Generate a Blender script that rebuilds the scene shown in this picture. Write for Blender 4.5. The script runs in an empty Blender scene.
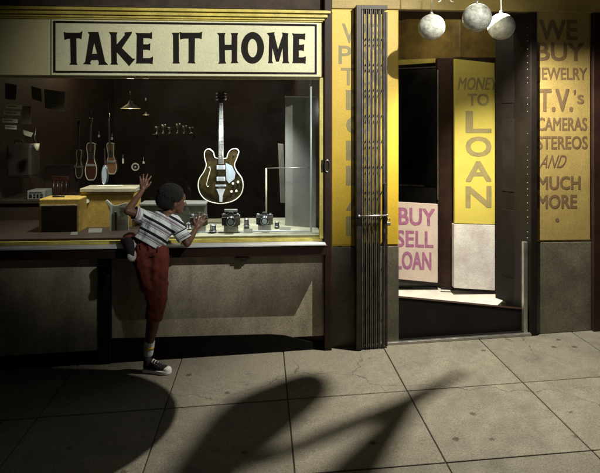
import bpy, bmesh, math, random
from mathutils import Vector, Matrix, Quaternion
random.seed(7)
S = bpy.context.scene
COL = S.collection
R = math.radians

# ------------------------------------------------------------------ camera, world, lights, exposure
FPX, CXP, HORP, YAW = 540.0, 300.0, 125.0, R(4.0)
EYE = 1.70
DIST = 4.03
CAM = Vector((0.0, -DIST, EYE))
FWD = Vector((math.sin(YAW), math.cos(YAW), 0))
RGT = Vector((math.cos(YAW), -math.sin(YAW), 0))
cd = bpy.data.cameras.new('camera'); cam = bpy.data.objects.new('camera', cd); COL.objects.link(cam)
cam.location = CAM; cam.rotation_euler = (R(90), 0, -YAW)
cd.sensor_fit = 'HORIZONTAL'; cd.sensor_width = 36; cd.lens = 36*FPX/600
cd.shift_y = -(236.5-HORP)/600
cd.clip_start = 0.05; cd.clip_end = 500
S.camera = cam

W = bpy.data.worlds.new('World'); S.world = W; W.use_nodes = True
nt = W.node_tree; nt.nodes.clear()
sky = nt.nodes.new('ShaderNodeTexSky'); sky.sky_type = 'NISHITA'; sky.sun_disc = False
sky.sun_elevation = R(-4); sky.sun_rotation = R(160)
bg = nt.nodes.new('ShaderNodeBackground'); bg.inputs[1].default_value = 0.05
wo = nt.nodes.new('ShaderNodeOutputWorld')
nt.links.new(sky.outputs[0], bg.inputs[0]); nt.links.new(bg.outputs[0], wo.inputs[0])

def lamp(name, kind, loc, energy, color, target=None, size=0.05, spot=60, blend=0.5, sx=None, sy=None):
    d = bpy.data.lights.new(name, kind); o = bpy.data.objects.new(name, d); COL.objects.link(o)
    o.location = loc; d.energy = energy; d.color = color
    if kind == 'AREA':
        d.shape = 'RECTANGLE'; d.size = sx; d.size_y = sy
    elif kind == 'SUN': d.angle = size
    else: d.shadow_soft_size = size
    if kind == 'SPOT': d.spot_size = R(spot); d.spot_blend = blend
    if target is not None:
        o.rotation_euler = (Vector(target)-Vector(loc)).to_track_quat('-Z', 'Y').to_euler()
    return o
def camc(x, d, z): 
    v = CAM + RGT*x + FWD*d; return Vector((v.x, v.y, z))
LAMP = camc(1.186, 3.672, 2.629)
# the lamp over the doorway: throws the magnified shadow of the added bracket rods and plate on the sidewalk
lamp('door_lamp', 'SPOT', LAMP, 500, (1.0, .93, .76), (LAMP.x+.75, LAMP.y-.9, 0), 0.0022, 140, 0.55)
# unseen spot added over the pavement to light the sign and shop front
lamp('front_fill_spot', 'SPOT', (1.6, -3.0, 3.35), 760, (1.0, .965, .86), (.08, 0, 2.17), 0.03, 49, 0.9)
lamp('front_fill_spot', 'SPOT', (1.02, -4.3, 1.95), 70, (1, .98, .92), (1.15, -.3, 2.15), 0.05, 34, 0.9)  # unseen fill added behind the camera for the balls and doorway
# lights inside the shop
lamp('window_light', 'SPOT', (-.1, .25, 2.05), 110, (.95, .98, 1.0), (-.25, .5, .8), 0.05, 100, .8)
lamp('window_light', 'SPOT', (-1.35, .22, 2.05), 60, (1, .95, .85), (-1.35, .6, .8), 0.05, 130, .6)
lamp('shop_fill', 'POINT', (-2.2, 2.6, 2.6), 15, (1, .78, .5), None, .1)  # unseen points added to lift the dark back of the shop
lamp('shop_fill', 'POINT', (-.3, 3.6, 2.6), 14, (1, .82, .6), None, .1)
lamp('shop_fill', 'POINT', (2.3, 2.6, 2.6), 9, (1, .8, .55), None, .1)  # unseen point added to brighten the doorway display case
lamp('vestibule_light', 'POINT', (1.38, .37, 2.74), 17, (1, .93, .75), None, 0.06)
# faint fill added from the front, standing for general street lighting
lamp('night_fill', 'SUN', (0, -8, 9), 0.022, (.9, .85, .7), (-.6, 0, 0), R(12))

S.view_settings.view_transform = 'Standard'; S.view_settings.look = 'None'
S.view_settings.gamma = 1; S.view_settings.use_curve_mapping = False
S.view_settings.exposure = 0.0
S.render.engine = 'CYCLES'; S.render.resolution_x = 1024; S.render.resolution_y = 807

# ------------------------------------------------------------------ pixel to place helpers
def ray(px, py): return FWD + RGT*((px-CXP)/FPX) + Vector((0, 0, (HORP-py)/FPX))
def P(px, py, Y=0.0):
    d = ray(px, py); return CAM + d*((Y-CAM.y)/d.y)
_a, _b = P(185, 357.5, 0), P(590, 330.5, 0)
SL = (_b.z-_a.z)/(_b.x-_a.x); G0 = _a.z - SL*_a.x
def gz(x): return G0 + SL*x
def G(px, py):
    d = ray(px, py); t = (G0+SL*CAM.x-CAM.z)/(d.z-SL*d.x); return CAM + d*t
print('slope', SL, 'G0', G0, 'ledge z', P(150, 247, -.1).z)

# ------------------------------------------------------------------ materials
M = {}
def mat(name, col, rough=.6, metal=0, var=.18, scale=8, bump=.15, bscale=60, col2=None, spec=.5, stain=0, stscale=1.5, stcol=(.03,.028,.02), coat=0, thr=.5, speck=0, gum=False, streak=1):
    m = bpy.data.materials.new(name); m.use_nodes = True; n = m.node_tree.nodes; l = m.node_tree.links
    b = n['Principled BSDF']; b.inputs['Roughness'].default_value = rough; b.inputs['Metallic'].default_value = metal
    b.inputs['Specular IOR Level'].default_value = spec
    if coat: b.inputs['Coat Weight'].default_value = coat; b.inputs['Coat Roughness'].default_value = .12
    tc = n.new('ShaderNodeTexCoord'); co = tc.outputs['Object']
    nz = n.new('ShaderNodeTexNoise'); nz.inputs['Scale'].default_value = scale; nz.inputs['Detail'].default_value = 6; nz.inputs['Roughness'].default_value = .65
    l.new(co, nz.inputs['Vector'])
    rp = n.new('ShaderNodeValToRGB'); c = Vector(col[:3]); c2 = Vector(col2) if col2 else c*(1-var*1.6)
    rp.color_ramp.elements[0].position = .3; rp.color_ramp.elements[1].position = .7
    rp.color_ramp.elements[0].color = (*c2, 1); rp.color_ramp.elements[1].color = (*(c*(1+var*.5)), 1)
    l.new(nz.outputs['Fac'], rp.inputs['Fac']); out = rp.outputs['Color']
    if stain:
        n2 = n.new('ShaderNodeTexNoise'); n2.inputs['Scale'].default_value = stscale; n2.inputs['Detail'].default_value = 9; n2.inputs['Roughness'].default_value = .7
        mp = n.new('ShaderNodeMapping'); mp.inputs['Scale'].default_value = (1, 1, streak); l.new(co, mp.inputs[0]); l.new(mp.outputs[0], n2.inputs['Vector'])
        r2 = n.new('ShaderNodeValToRGB'); r2.color_ramp.elements[0].position = thr-.08; r2.color_ramp.elements[1].position = thr+.16
        l.new(n2.outputs['Fac'], r2.inputs['Fac'])
        mm = n.new('ShaderNodeMath'); mm.operation = 'MULTIPLY'; mm.inputs[1].default_value = stain; l.new(r2.outputs['Color'], mm.inputs[0])
        mx = n.new('ShaderNodeMix'); mx.data_type = 'RGBA'; l.new(mm.outputs[0], mx.inputs['Factor']); l.new(out, mx.inputs['A']); mx.inputs['B'].default_value = (*stcol, 1)
        out = mx.outputs['Result']
    if speck:
        n3 = n.new('ShaderNodeTexNoise'); n3.inputs['Scale'].default_value = 140; n3.inputs['Detail'].default_value = 3
        l.new(co, n3.inputs['Vector'])
        r3 = n.new('ShaderNodeValToRGB'); r3.color_ramp.elements[0].position = .36; r3.color_ramp.elements[1].position = .64
        r3.color_ramp.elements[0].color = (1-speck, 1-speck, 1-speck, 1); r3.color_ramp.elements[1].color = (1+speck*.4, 1+speck*.4, 1+speck*.4, 1)
        l.new(n3.outputs['Fac'], r3.inputs['Fac'])
        mu = n.new('ShaderNodeMix'); mu.data_type = 'RGBA'; mu.blend_type = 'MULTIPLY'; mu.inputs['Factor'].default_value = 1
        l.new(out, mu.inputs['A']); l.new(r3.outputs['Color'], mu.inputs['B']); out = mu.outputs['Result']
    if gum:
        vo = n.new('ShaderNodeTexVoronoi'); vo.inputs['Scale'].default_value = 4.2; l.new(co, vo.inputs['Vector'])
        nw = n.new('ShaderNodeMath'); nw.operation = 'MULTIPLY_ADD'; nw.inputs[1].default_value = .1; l.new(n3.outputs['Fac'], nw.inputs[0]); l.new(vo.outputs['Distance'], nw.inputs[2])
        vr = n.new('ShaderNodeValToRGB'); vr.color_ramp.elements[0].position = .11; vr.color_ramp.elements[1].position = .15
        vr.color_ramp.elements[0].color = (.3, .28, .25, 1); vr.color_ramp.elements[1].color = (1, 1, 1, 1); l.new(nw.outputs[0], vr.inputs['Fac'])
        mg = n.new('ShaderNodeMix'); mg.data_type = 'RGBA'; mg.blend_type = 'MULTIPLY'; mg.inputs['Factor'].default_value = .9
        l.new(out, mg.inputs['A']); l.new(vr.outputs['Color'], mg.inputs['B']); out = mg.outputs['Result']
        wn = n.new('ShaderNodeTexNoise'); wn.inputs['Scale'].default_value = 6; wn.inputs['Detail'].default_value = 5; l.new(co, wn.inputs['Vector'])
        wm = n.new('ShaderNodeMix'); wm.data_type = 'RGBA'; wm.blend_type = 'LINEAR_LIGHT'; wm.inputs['Factor'].default_value = .10; l.new(co, wm.inputs['A']); l.new(wn.outputs['Color'], wm.inputs['B'])
        ve = n.new('ShaderNodeTexVoronoi'); ve.feature = 'DISTANCE_TO_EDGE'; ve.inputs['Scale'].default_value = .85; l.new(wm.outputs['Result'], ve.inputs['Vector'])
        er = n.new('ShaderNodeMapRange'); er.inputs['From Min'].default_value = .0015; er.inputs['From Max'].default_value = .004; er.inputs['To Min'].default_value = .7; er.inputs['To Max'].default_value = 0; l.new(ve.outputs['Distance'], er.inputs['Value'])
        mk = n.new('ShaderNodeTexNoise'); mk.inputs['Scale'].default_value = .9; l.new(co, mk.inputs['Vector'])
        mt = n.new('ShaderNodeMapRange'); mt.inputs['From Min'].default_value = .52; mt.inputs['From Max'].default_value = .6; l.new(mk.outputs['Fac'], mt.inputs['Value'])
        ml_ = n.new('ShaderNodeMath'); ml_.operation = 'MULTIPLY'; l.new(er.outputs[0], ml_.inputs[0]); l.new(mt.outputs[0], ml_.inputs[1])
        mc = n.new('ShaderNodeMix'); mc.data_type = 'RGBA'; l.new(ml_.outputs[0], mc.inputs['Factor']); l.new(out, mc.inputs['A']); mc.inputs['B'].default_value = (.05, .042, .03, 1); out = mc.outputs['Result']
    l.new(out, b.inputs['Base Color'])
    if bump:
        nb = n.new('ShaderNodeTexNoise'); nb.inputs['Scale'].default_value = bscale; nb.inputs['Detail'].default_value = 5; l.new(co, nb.inputs['Vector'])
        bp = n.new('ShaderNodeBump'); bp.inputs['Strength'].default_value = bump; bp.inputs['Distance'].default_value = .01
        l.new(nb.outputs['Fac'], bp.inputs['Height']); l.new(bp.outputs['Normal'], b.inputs['Normal'])
    mr = n.new('ShaderNodeMapRange'); mr.inputs['To Min'].default_value = max(0, rough-.1); mr.inputs['To Max'].default_value = min(1, rough+.12)
    l.new(nz.outputs['Fac'], mr.inputs['Value']); l.new(mr.outputs[0], b.inputs['Roughness'])
    M[name] = m; return m
mat('sign_cream', (.66, .66, .45), .5, var=.08, scale=2.5, stain=.18, stscale=3, stcol=(.48, .45, .27), speck=.12)
mat('cream', (.60, .56, .31), .55, var=.10, scale=2.5, stain=.22, stscale=3, stcol=(.36, .31, .14), speck=.12)
mat('cream_edge', (.70, .66, .40), .5, var=.08, speck=.1)
mat('ochre', (.62, .52, .12), .45, var=.22, scale=6, stain=.4, stscale=4, stcol=(.2, .15, .03), speck=.15)
mat('yellow', (.60, .405, .03), .5, var=.08, scale=3, stain=.25, stscale=5, stcol=(.45, .33, .04), bump=.08, speck=.12)
mat('sign_yellow', (.58, .48, .09), .5, var=.08, scale=3, stain=.2, stscale=5, stcol=(.40, .33, .07), bump=.08, speck=.15)
mat('old_yellow', (.37, .275, .09), .6, bump=.04, var=.15, scale=4, stain=.45, stscale=3, stcol=(.27, .19, .06), speck=.2)
mat('black_paint', (.010, .007, .006), .7, spec=.2, var=.3, bump=.05)
mat('letter_olive', (.27, .225, .09), .6, var=.15, scale=12)
mat('letter_brown', (.14, .088, .04), .65, var=.15, scale=12)
mat('letter_plum', (.34, .13, .24), .6, var=.25, scale=25)
mat('dark_wood', (.026, .012, .008), .55, spec=.25, var=.35, scale=5, bump=.1)
mat('dark_brick', (.05, .034, .024), .85, var=.4, scale=8, bump=.3)
mat('panel', (.60, .55, .44), .6, var=.22, scale=3.5, stain=.62, stscale=2.6, stcol=(.14, .12, .08), streak=.35, bump=.09, bscale=70, thr=.47, speck=.3)
mat('base_panel', (.16, .145, .105), .6, var=.25, scale=5, stain=.7, stscale=3.2, stcol=(.06, .055, .04), bump=.08, bscale=60, thr=.46, speck=.3)
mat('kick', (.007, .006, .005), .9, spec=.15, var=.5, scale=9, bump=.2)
for nm_, c_ in (('concrete', (.262, .243, .200)), ('concrete_worn', (.218, .205, .170)), ('concrete_warm', (.282, .252, .203))):
    mat(nm_, c_, .85, var=.3, scale=3.2, stain=.62, stscale=3.1, stcol=(.13, .115, .085), bump=.4, bscale=90, thr=.47, speck=.3, gum=True)
mat('joint', (.045, .04, .03), .95, bump=.3)
mat('asphalt', (.05, .05, .05), .9, bump=.5, bscale=150, speck=.4)
mat('chrome', (.72, .74, .76), .22, 1, var=.05, bump=0)
mat('steel', (.48, .47, .45), .38, .9, var=.2, scale=20, bump=.05)
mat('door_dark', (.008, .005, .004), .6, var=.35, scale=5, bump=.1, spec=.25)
mat('gate_metal', (.27, .25, .22), .5, .35, var=.4, scale=14, bump=.1)
mat('gate_dark', (.035, .028, .025), .5, .4, var=.4, scale=14, bump=.1)
mat('iron', (.04, .036, .032), .5, .6, var=.3, bump=.15)
mat('white_metal', (.62, .66, .72), .35, .1, var=.1, bump=.03)
mat('tile', (.72, .71, .65), .35, var=.1, scale=3, stain=.4, stscale=5, stcol=(.36, .33, .27), speck=.1)
mat('pink_wall', (.66, .64, .62), .6, var=.12, scale=5, stain=.5, stscale=7, stcol=(.34, .26, .24), speck=.2)
mat('pale_board', (.56, .46, .40), .6, var=.1, scale=6, speck=.15)
mat('grey_board', (.21, .21, .19), .5, var=.15, scale=3, speck=.15)
mat('drape', (.07, .073, .045), .8, var=.3)
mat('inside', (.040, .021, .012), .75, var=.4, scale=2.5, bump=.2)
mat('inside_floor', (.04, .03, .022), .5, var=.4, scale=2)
mat('gold_wall', (.28, .19, .05), .35, var=.5, scale=4, stain=.5, stscale=3, stcol=(.04, .025, .01))
mat('shelf_cream', (.52, .50, .36), .5, var=.2, scale=7, stain=.5, stscale=9, stcol=(.2, .17, .09))
mat('tweed', (.68, .46, .10), .7, var=.2, scale=30, bump=.3, bscale=220, stain=.3, stscale=12, stcol=(.3, .19, .05), speck=.3)
mat('grille', (.022, .012, .007), .9, spec=.1, var=.4, scale=50, bump=.6, bscale=300)
mat('paper', (.42, .42, .34), .8, var=.25, scale=20, stain=.3, stscale=40, stcol=(.12, .12, .1))
mat('silver_face', (.55, .56, .52), .35, .4, var=.15)
mat('black_plastic', (.018, .017, .017), .38, var=.2, bump=.05)
mat('sunburst', (.022, .014, .006), .2, var=.5, scale=9, bump=0, coat=.7, stain=.6, stscale=7, stcol=(.12, .09, .03))  # pale noise patches put the body's highlights into its colour
mat('binding', (.80, .82, .70), .4, var=.05, bump=0)
mat('fretboard', (.27, .27, .255), .35, var=.08, bump=0)
mat('pickguard', (.42, .5, .58), .25, var=.1, bump=0)
mat('old_guitar', (.05, .016, .008), .3, var=.4, scale=6, coat=.6)
mat('pale_guitar', (.20, .09, .03), .35, var=.3, scale=6, coat=.5)
mat('globe', (.66, .67, .60), .45, var=.3, scale=26, stain=.95, stscale=18, stcol=(.09, .08, .05), bump=.15, bscale=40, thr=.53, speck=.15)
mat('skin', (.125, .058, .034), .48, var=.12, scale=20, bump=.12, bscale=150)
mat('hair', (.005, .004, .0035), .9, var=.4, scale=60, bump=1.0, bscale=230)
mat('trousers', (.20, .038, .026), .85, var=.25, scale=10, bump=.6, bscale=28)
mat('sock', (.60, .63, .70), .9, var=.1, scale=30, bump=.4, bscale=160)
mat('sock_band', (.62, .42, .07), .9, var=.1, scale=30, bump=.3)
mat('rubber', (.72, .73, .74), .55, var=.1, bump=.05)
mat('canvas', (.022, .016, .02), .85, var=.3, bump=.4, bscale=200)
mat('lace', (.75, .75, .74), .8, var=.1, bump=.2)
mat('eye', (.6, .6, .55), .2, var=.02, bump=0)
def emis(name, col, st):
    m = bpy.data.materials.new(name); m.use_nodes = True; b = m.node_tree.nodes['Principled BSDF']
    b.inputs['Emission Color'].default_value = (*col, 1); b.inputs['Emission Strength'].default_value = st; b.inputs['Base Color'].default_value = (*col, 1)
    M[name] = m
emis('bulb', (1, .82, .5), 5)
def glass(name, tint=(.93, .95, .93), refl=1.0):
    m = bpy.data.materials.new(name); m.use_nodes = True; n = m.node_tree.nodes; l = m.node_tree.links; n.clear()
    o = n.new('ShaderNodeOutputMaterial'); t = n.new('ShaderNodeBsdfTransparent'); t.inputs[0].default_value = (*tint, 1)
    g = n.new('ShaderNodeBsdfGlossy'); g.inputs['Roughness'].default_value = .04
    f = n.new('ShaderNodeFresnel'); f.inputs['IOR'].default_value = 1.45
    tc = n.new('ShaderNodeTexCoord'); nz = n.new('ShaderNodeTexNoise'); nz.inputs['Scale'].default_value = 5; nz.inputs['Detail'].default_value = 6
    l.new(tc.outputs['Object'], nz.inputs['Vector'])
    mu = n.new('ShaderNodeMath'); mu.operation = 'MULTIPLY'; mu.inputs[1].default_value = refl; l.new(f.outputs[0], mu.inputs[0])
    mr = n.new('ShaderNodeMapRange'); mr.inputs['To Min'].default_value = .02; mr.inputs['To Max'].default_value = .12; l.new(nz.outputs['Fac'], mr.inputs['Value']); l.new(mr.outputs[0], g.inputs['Roughness'])
    mx = n.new('ShaderNodeMixShader'); df = n.new('ShaderNodeBsdfDiffuse'); df.inputs[0].default_value = (.8, .8, .78, 1)
    n4 = n.new('ShaderNodeTexNoise'); n4.inputs['Scale'].default_value = 2.2; n4.inputs['Detail'].default_value = 8; n4.inputs['Roughness'].default_value = .7; l.new(tc.outputs['Object'], n4.inputs['Vector'])
    m4 = n.new('ShaderNodeMapRange'); m4.inputs['From Min'].default_value = .42; m4.inputs['From Max'].default_value = .8; m4.inputs['To Min'].default_value = .001; m4.inputs['To Max'].default_value = .008; l.new(n4.outputs['Fac'], m4.inputs['Value'])
    m5 = n.new('ShaderNodeMixShader'); l.new(m4.outputs[0], m5.inputs[0]); l.new(t.outputs[0], m5.inputs[1]); l.new(df.outputs[0], m5.inputs[2])
    l.new(mu.outputs[0], mx.inputs[0]); l.new(m5.outputs[0], mx.inputs[1]); l.new(g.outputs[0], mx.inputs[2]); l.new(mx.outputs[0], o.inputs[0])
    M[name] = m
glass('glass')
# striped knit: the stripe coordinate is stored on the cloth as an attribute
def striped():
    m = bpy.data.materials.new('striped_knit'); m.use_nodes = True; n = m.node_tree.nodes; l = m.node_tree.links
    b = n['Principled BSDF']; b.inputs['Roughness'].default_value = .9; b.inputs['Specular IOR Level'].default_value = .2
    a = n.new('ShaderNodeAttribute'); a.attribute_name = 'stripe'
    fr = n.new('ShaderNodeMath'); fr.operation = 'FRACT'; l.new(a.outputs['Fac'], fr.inputs[0])
    r = n.new('ShaderNodeValToRGB'); r.color_ramp.interpolation = 'CONSTANT'
    e = r.color_ramp.elements
    e[0].position = 0; e[0].color = (.015, .017, .022, 1); e[1].position = .22; e[1].color = (.68, .77, .80, 1)
    for p, c in ((.56, (.30, .27, .33)), (.64, (.62, .66, .68)), (.70, (.24, .20, .26)), (.84, (.55, .55, .6)), (.92, (.68, .75, .78))):
        x = e.new(p); x.color = (*c, 1)
    l.new(fr.outputs[0], r.inputs['Fac']); l.new(r.outputs['Color'], b.inputs['Base Color'])
    tc = n.new('ShaderNodeTexCoord'); nz = n.new('ShaderNodeTexNoise'); nz.inputs['Scale'].default_value = 17; nz.inputs['Detail'].default_value = 4; l.new(tc.outputs['Object'], nz.inputs['Vector'])
    bp = n.new('ShaderNodeBump'); bp.inputs['Strength'].default_value = .8; bp.inputs['Distance'].default_value = .03; l.new(nz.outputs['Fac'], bp.inputs['Height']); l.new(bp.outputs['Normal'], b.inputs['Normal'])
    M['striped_knit'] = m
striped()

# ------------------------------------------------------------------ building helpers
def tag(o, label=None, cat=None, group=None, kind=None):
    if label: o['label'] = label
    if cat: o['category'] = cat
    if group: o['group'] = group
    if kind: o['kind'] = kind
    return o
def thing(name, loc, label, cat, group=None):
    o = bpy.data.objects.new(name, None); COL.objects.link(o); o.location = loc; o.empty_display_size = .1
    return tag(o, label, cat, group)
def wloc(o):
    v = Vector((0, 0, 0))
    while o is not None: v += Vector(o.location); o = o.parent
    return v
def link(name, me, m, parent=None, bevel=0, smooth=False, loc=None, mats=None):
    """me has world coordinates; the object's origin is put at loc (or its parent's origin)"""
    me.name = name
    if not mats: mats = [m]
    for k in mats: me.materials.append(M[k])
    base = wloc(parent) if parent else Vector((0, 0, 0))
    off = base + (Vector(loc) - base if loc is not None else Vector((0, 0, 0)))
    me.transform(Matrix.Translation(-off))
    o = bpy.data.objects.new(name, me); COL.objects.link(o)
    if parent: o.parent = parent
    o.location = off - base
    if smooth: me.polygons.foreach_set('use_smooth', [True]*len(me.polygons))
    if bevel:
        b = o.modifiers.new('bevel', 'BEVEL'); b.width = bevel; b.segments = 2; b.limit_method = 'ANGLE'; b.angle_limit = R(40)
    return o
def catmull(pts, n=6):
    out = []; N = len(pts)
    for i in range(N):
        p0, p1, p2, p3 = [Vector(pts[(i+k-1) % N]) for k in range(4)]
        for j in range(n):
            t = j/n; out.append(.5*((2*p1)+(-p0+p2)*t+(2*p0-5*p1+4*p2-p3)*t*t+(-p0+3*p1-3*p2+p3)*t**3))
    return out
class MB:
    def __init__(s): s.bm = bmesh.new()
    def box(s, a, b, mi=0):
        xs, ys, zs = sorted((a[0], b[0])), sorted((a[1], b[1])), sorted((a[2], b[2]))
        v = [s.bm.verts.new((x, y, z)) for x in xs for y in ys for z in zs]
        for f in ((0, 1, 3, 2), (4, 6, 7, 5), (0, 4, 5, 1), (2, 3, 7, 6), (0, 2, 6, 4), (1, 5, 7, 3)):
            s.bm.faces.new([v[i] for i in f]).material_index = mi
        return s
    def hexa(s, pts, mi=0):  # 8 points: bottom 4 ccw, top 4 ccw
        v = [s.bm.verts.new(p) for p in pts]
        for f in ((3, 2, 1, 0), (4, 5, 6, 7), (0, 1, 5, 4), (1, 2, 6, 5), (2, 3, 7, 6), (3, 0, 4, 7)):
            s.bm.faces.new([v[i] for i in f]).material_index = mi
        return s
    def prism(s, pts, d, mi=0):   # polygon (3D pts) extruded by vector d
        d = Vector(d); n = len(pts)
        a = [s.bm.verts.new(p) for p in pts]; b = [s.bm.verts.new(Vector(p)+d) for p in pts]
        fs = [s.bm.faces.new(a), s.bm.faces.new(list(reversed(b)))]
        for i in range(n): fs.append(s.bm.faces.new([a[i], b[i], b[(i+1) % n], a[(i+1) % n]]))
        for f in fs: f.material_index = mi
        return s
    def tube(s, pts, r, seg=10, mi=0, caps=True):
        pts = [Vector(p) for p in pts]; rs = r if isinstance(r, (list, tuple)) else [r]*len(pts)
        rings = []; prev = None
        for i, p in enumerate(pts):
            t = (pts[min(i+1, len(pts)-1)] - pts[max(i-1, 0)]).normalized()
            if prev is None:
                up = Vector((0, 0, 1)) if abs(t.z) < .9 else Vector((1, 0, 0)); a = t.cross(up).normalized()
            else: a = (prev - t*prev.dot(t)).normalized()
            prev = a; b = t.cross(a)
            rings.append([s.bm.verts.new(p+(a*math.cos(k*2*math.pi/seg)+b*math.sin(k*2*math.pi/seg))*rs[i]) for k in range(seg)])
        for i in range(len(pts)-1):
            for k in range(seg):
                f = s.bm.faces.new([rings[i][k], rings[i][(k+1) % seg], rings[i+1][(k+1) % seg], rings[i+1][k]]); f.material_index = mi; f.smooth = True
        if caps:
            for rr in (list(reversed(rings[0])), rings[-1]): s.bm.faces.new(rr).material_index = mi
        return s
    def loop(s, pts, r, seg=6, mi=0):   # closed tube
        pts = [Vector(p) for p in pts]; n = len(pts); c = sum(pts, Vector())/n
        nrm = (pts[0]-c).cross(pts[n//4]-c).normalized(); rings = []
        for i, p in enumerate(pts):
            t = (pts[(i+1) % n]-pts[i-1]).normalized(); a = t.cross(nrm).normalized()
            rings.append([s.bm.verts.new(p+(a*math.cos(k*2*math.pi/seg)+nrm*math.sin(k*2*math.pi/seg))*r) for k in range(seg)])
        for i in range(n):
            for k in range(seg):
                f = s.bm.faces.new([rings[i][k], rings[i][(k+1) % seg], rings[(i+1) % n][(k+1) % seg], rings[(i+1) % n][k]]); f.material_index = mi; f.smooth = True
        return s
    def ball(s, c, r, u=20, v=14, sc=(1, 1, 1), mi=0):
        g = bmesh.ops.create_uvsphere(s.bm, u_segments=u, v_segments=v, radius=r, matrix=Matrix.Translation(c) @ Matrix.Diagonal((*sc, 1)))
        for vv in g['verts']:
            for f in vv.link_faces: f.smooth = True; f.material_index = mi
        return s
    def mesh(s):
        bmesh.ops.recalc_face_normals(s.bm, faces=s.bm.faces); me = bpy.data.meshes.new('m'); s.bm.to_mesh(me); s.bm.free(); return me
    def build(s, name, m, parent=None, bevel=0, loc=None, mats=None): return link(name, s.mesh(), m, parent, bevel, False, loc, mats)
def bx(name, m, x0, x1, y0, y1, z0, z1, parent=None, bevel=.003): return MB().box((x0, y0, z0), (x1, y1, z1)).build(name, m, parent, bevel)
def pbox(px0, px1, py0, py1, y0, y1):
    """box between planes y0 (front) and y1 whose FRONT face covers that photo rectangle's extent (taken at its centre lines)"""
    ym = (py0+py1)/2; xm = (px0+px1)/2
    a = P(px0, ym, y0); b = P(px1, ym, y0); c = P(xm, py1, y0); d = P(xm, py0, y0)
    return a.x, b.x, y0, y1, c.z, d.z
def quadpts(px, Y):  # list of pixel corners -> pts on plane Y
    return [P(x, y, Y) for x, y in px]
def copy_tree(o, parent=None, loc=None):
    c = o.copy(); COL.objects.link(c); c.parent = parent
    if loc is not None: c.location = loc
    for ch in list(o.children): copy_tree(ch, c)
    return c

def text_me(txt, offset=.02, res=3):
    cu = bpy.data.curves.new('t', 'FONT'); cu.body = txt; cu.size = 1; cu.offset = offset; cu.resolution_u = res; cu.fill_mode = 'FRONT'
    o = bpy.data.objects.new('t', cu); COL.objects.link(o); dg = bpy.context.evaluated_depsgraph_get()
    me = bpy.data.meshes.new_from_object(o.evaluated_get(dg)); bpy.data.objects.remove(o); bpy.data.curves.remove(cu); return me
def lettering(bm, txt, x0, x1, z0, z1, Y, offset=.03, slant=0, thick=.0004, xf=None):
    """add text fitted in the box x0..x1, z0..z1 on plane y=Y, facing -y, extruded by thick"""
    me = text_me(txt, 0.0); vs = [v.co for v in me.vertices]
    ax, bx_ = min(v.x for v in vs), max(v.x for v in vs); ay, by = min(v.y for v in vs), max(v.y for v in vs)
    b2 = bmesh.new(); b2.from_mesh(me); bmesh.ops.remove_doubles(b2, verts=b2.verts, dist=1e-5)
    g = bmesh.ops.extrude_face_region(b2, geom=list(b2.faces)); ev = set(e for e in g['geom'] if isinstance(e, bmesh.types.BMVert))
    src = {v: v.co.copy() for v in b2.verts}
    ext = {v: v in ev for v in b2.verts}
    for f in b2.faces: f.smooth = False
    d = offset*.85*(z1-z0)
    for k, (sx, sz) in enumerate(((0, 0), (-1, -1), (1, -1), (1, 1), (-1, 1), (0, 1), (0, -1))):
        for v in b2.verts:
            u, w = (src[v].x-ax)/(bx_-ax), (src[v].y-ay)/(by-ay)
            p = Vector((x0+d+(x1-x0-2*d)*u+sx*d+slant*(w-.5)*(z1-z0), Y-(.00015*(k+1) if ext[v] else 0), z0+d+(z1-z0-2*d)*w+sz*d))
            v.co = xf(p) if xf else p
        t = bpy.data.meshes.new('t'); b2.to_mesh(t); bm.from_mesh(t)
        if k < 6: bpy.data.meshes.remove(t)
    b2.free(); bpy.data.meshes.remove(t); bpy.data.meshes.remove(me)
def plet(bm, txt, px0, px1, py0, py1, Y, **k):
    a = P(px0, py1, Y); b = P(px1, py0, Y); lettering(bm, txt, a.x, b.x, a.z, b.z, Y, **k)
def bmbuild(bm, name, m, parent=None):
    me = bpy.data.meshes.new(name); bm.to_mesh(me); bm.free(); return link(name, me, m, parent)

# ------------------------------------------------------------------ ground
KERB = -5.2
jx = [P(x, 350, 0).x for x in (182, 285, 385, 478)]
step = (jx[-1]-jx[0])/3
jy = [G(300, 398.5).y, G(390, 467).y]
sy = jy[0]-jy[1]
print('slab', step, sy, jy)
xs = [jx[0]+step*i for i in range(-14, 18)]
ysl = [0.02] + [jy[0]-sy*i for i in range(0, 20) if jy[0]-sy*i > KERB+.2] + [KERB]
g = MB(); gap = .0035
for i in range(len(xs)-1):
    for j in range(len(ysl)-1):
        a, b = xs[i]+gap, xs[i+1]-gap; c, d = ysl[j+1]+gap, ysl[j]-gap
        t = [random.uniform(-.0012, .0012) for _ in range(4)]; mi_ = random.choice((0, 0, 1, 2))
        g.hexa([(a, c, gz(a)-.06), (b, c, gz(b)-.06), (b, d, gz(b)-.06), (a, d, gz(a)-.06),
                (a, c, gz(a)+t[0]), (b, c, gz(b)+t[1]), (b, d, gz(b)+t[2]), (a, d, gz(a)+t[3])], mi_)
tag(g.build('sidewalk', 'concrete', bevel=.004, mats=['concrete', 'concrete_worn', 'concrete_warm']), kind='structure')
def sheet(name, m, x0, x1, y0, y1, dz, th=.05):
    o = MB().hexa([(x0, y0, gz(x0)+dz-th), (x1, y0, gz(x1)+dz-th), (x1, y1, gz(x1)+dz-th), (x0, y1, gz(x0)+dz-th),
                   (x0, y0, gz(x0)+dz), (x1, y0, gz(x1)+dz), (x1, y1, gz(x1)+dz), (x0, y1, gz(x0)+dz)]).build(name, m)
    return tag(o, kind='structure')
sheet('sidewalk_bed', 'joint', xs[0], xs[-1], KERB, 6, -.008)
sheet('kerb', 'concrete', xs[0], xs[-1], KERB-.15, KERB-.004, -.004, .3)
sheet('road', 'asphalt', -60, 60, -70, KERB-.154, -.14)
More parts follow.
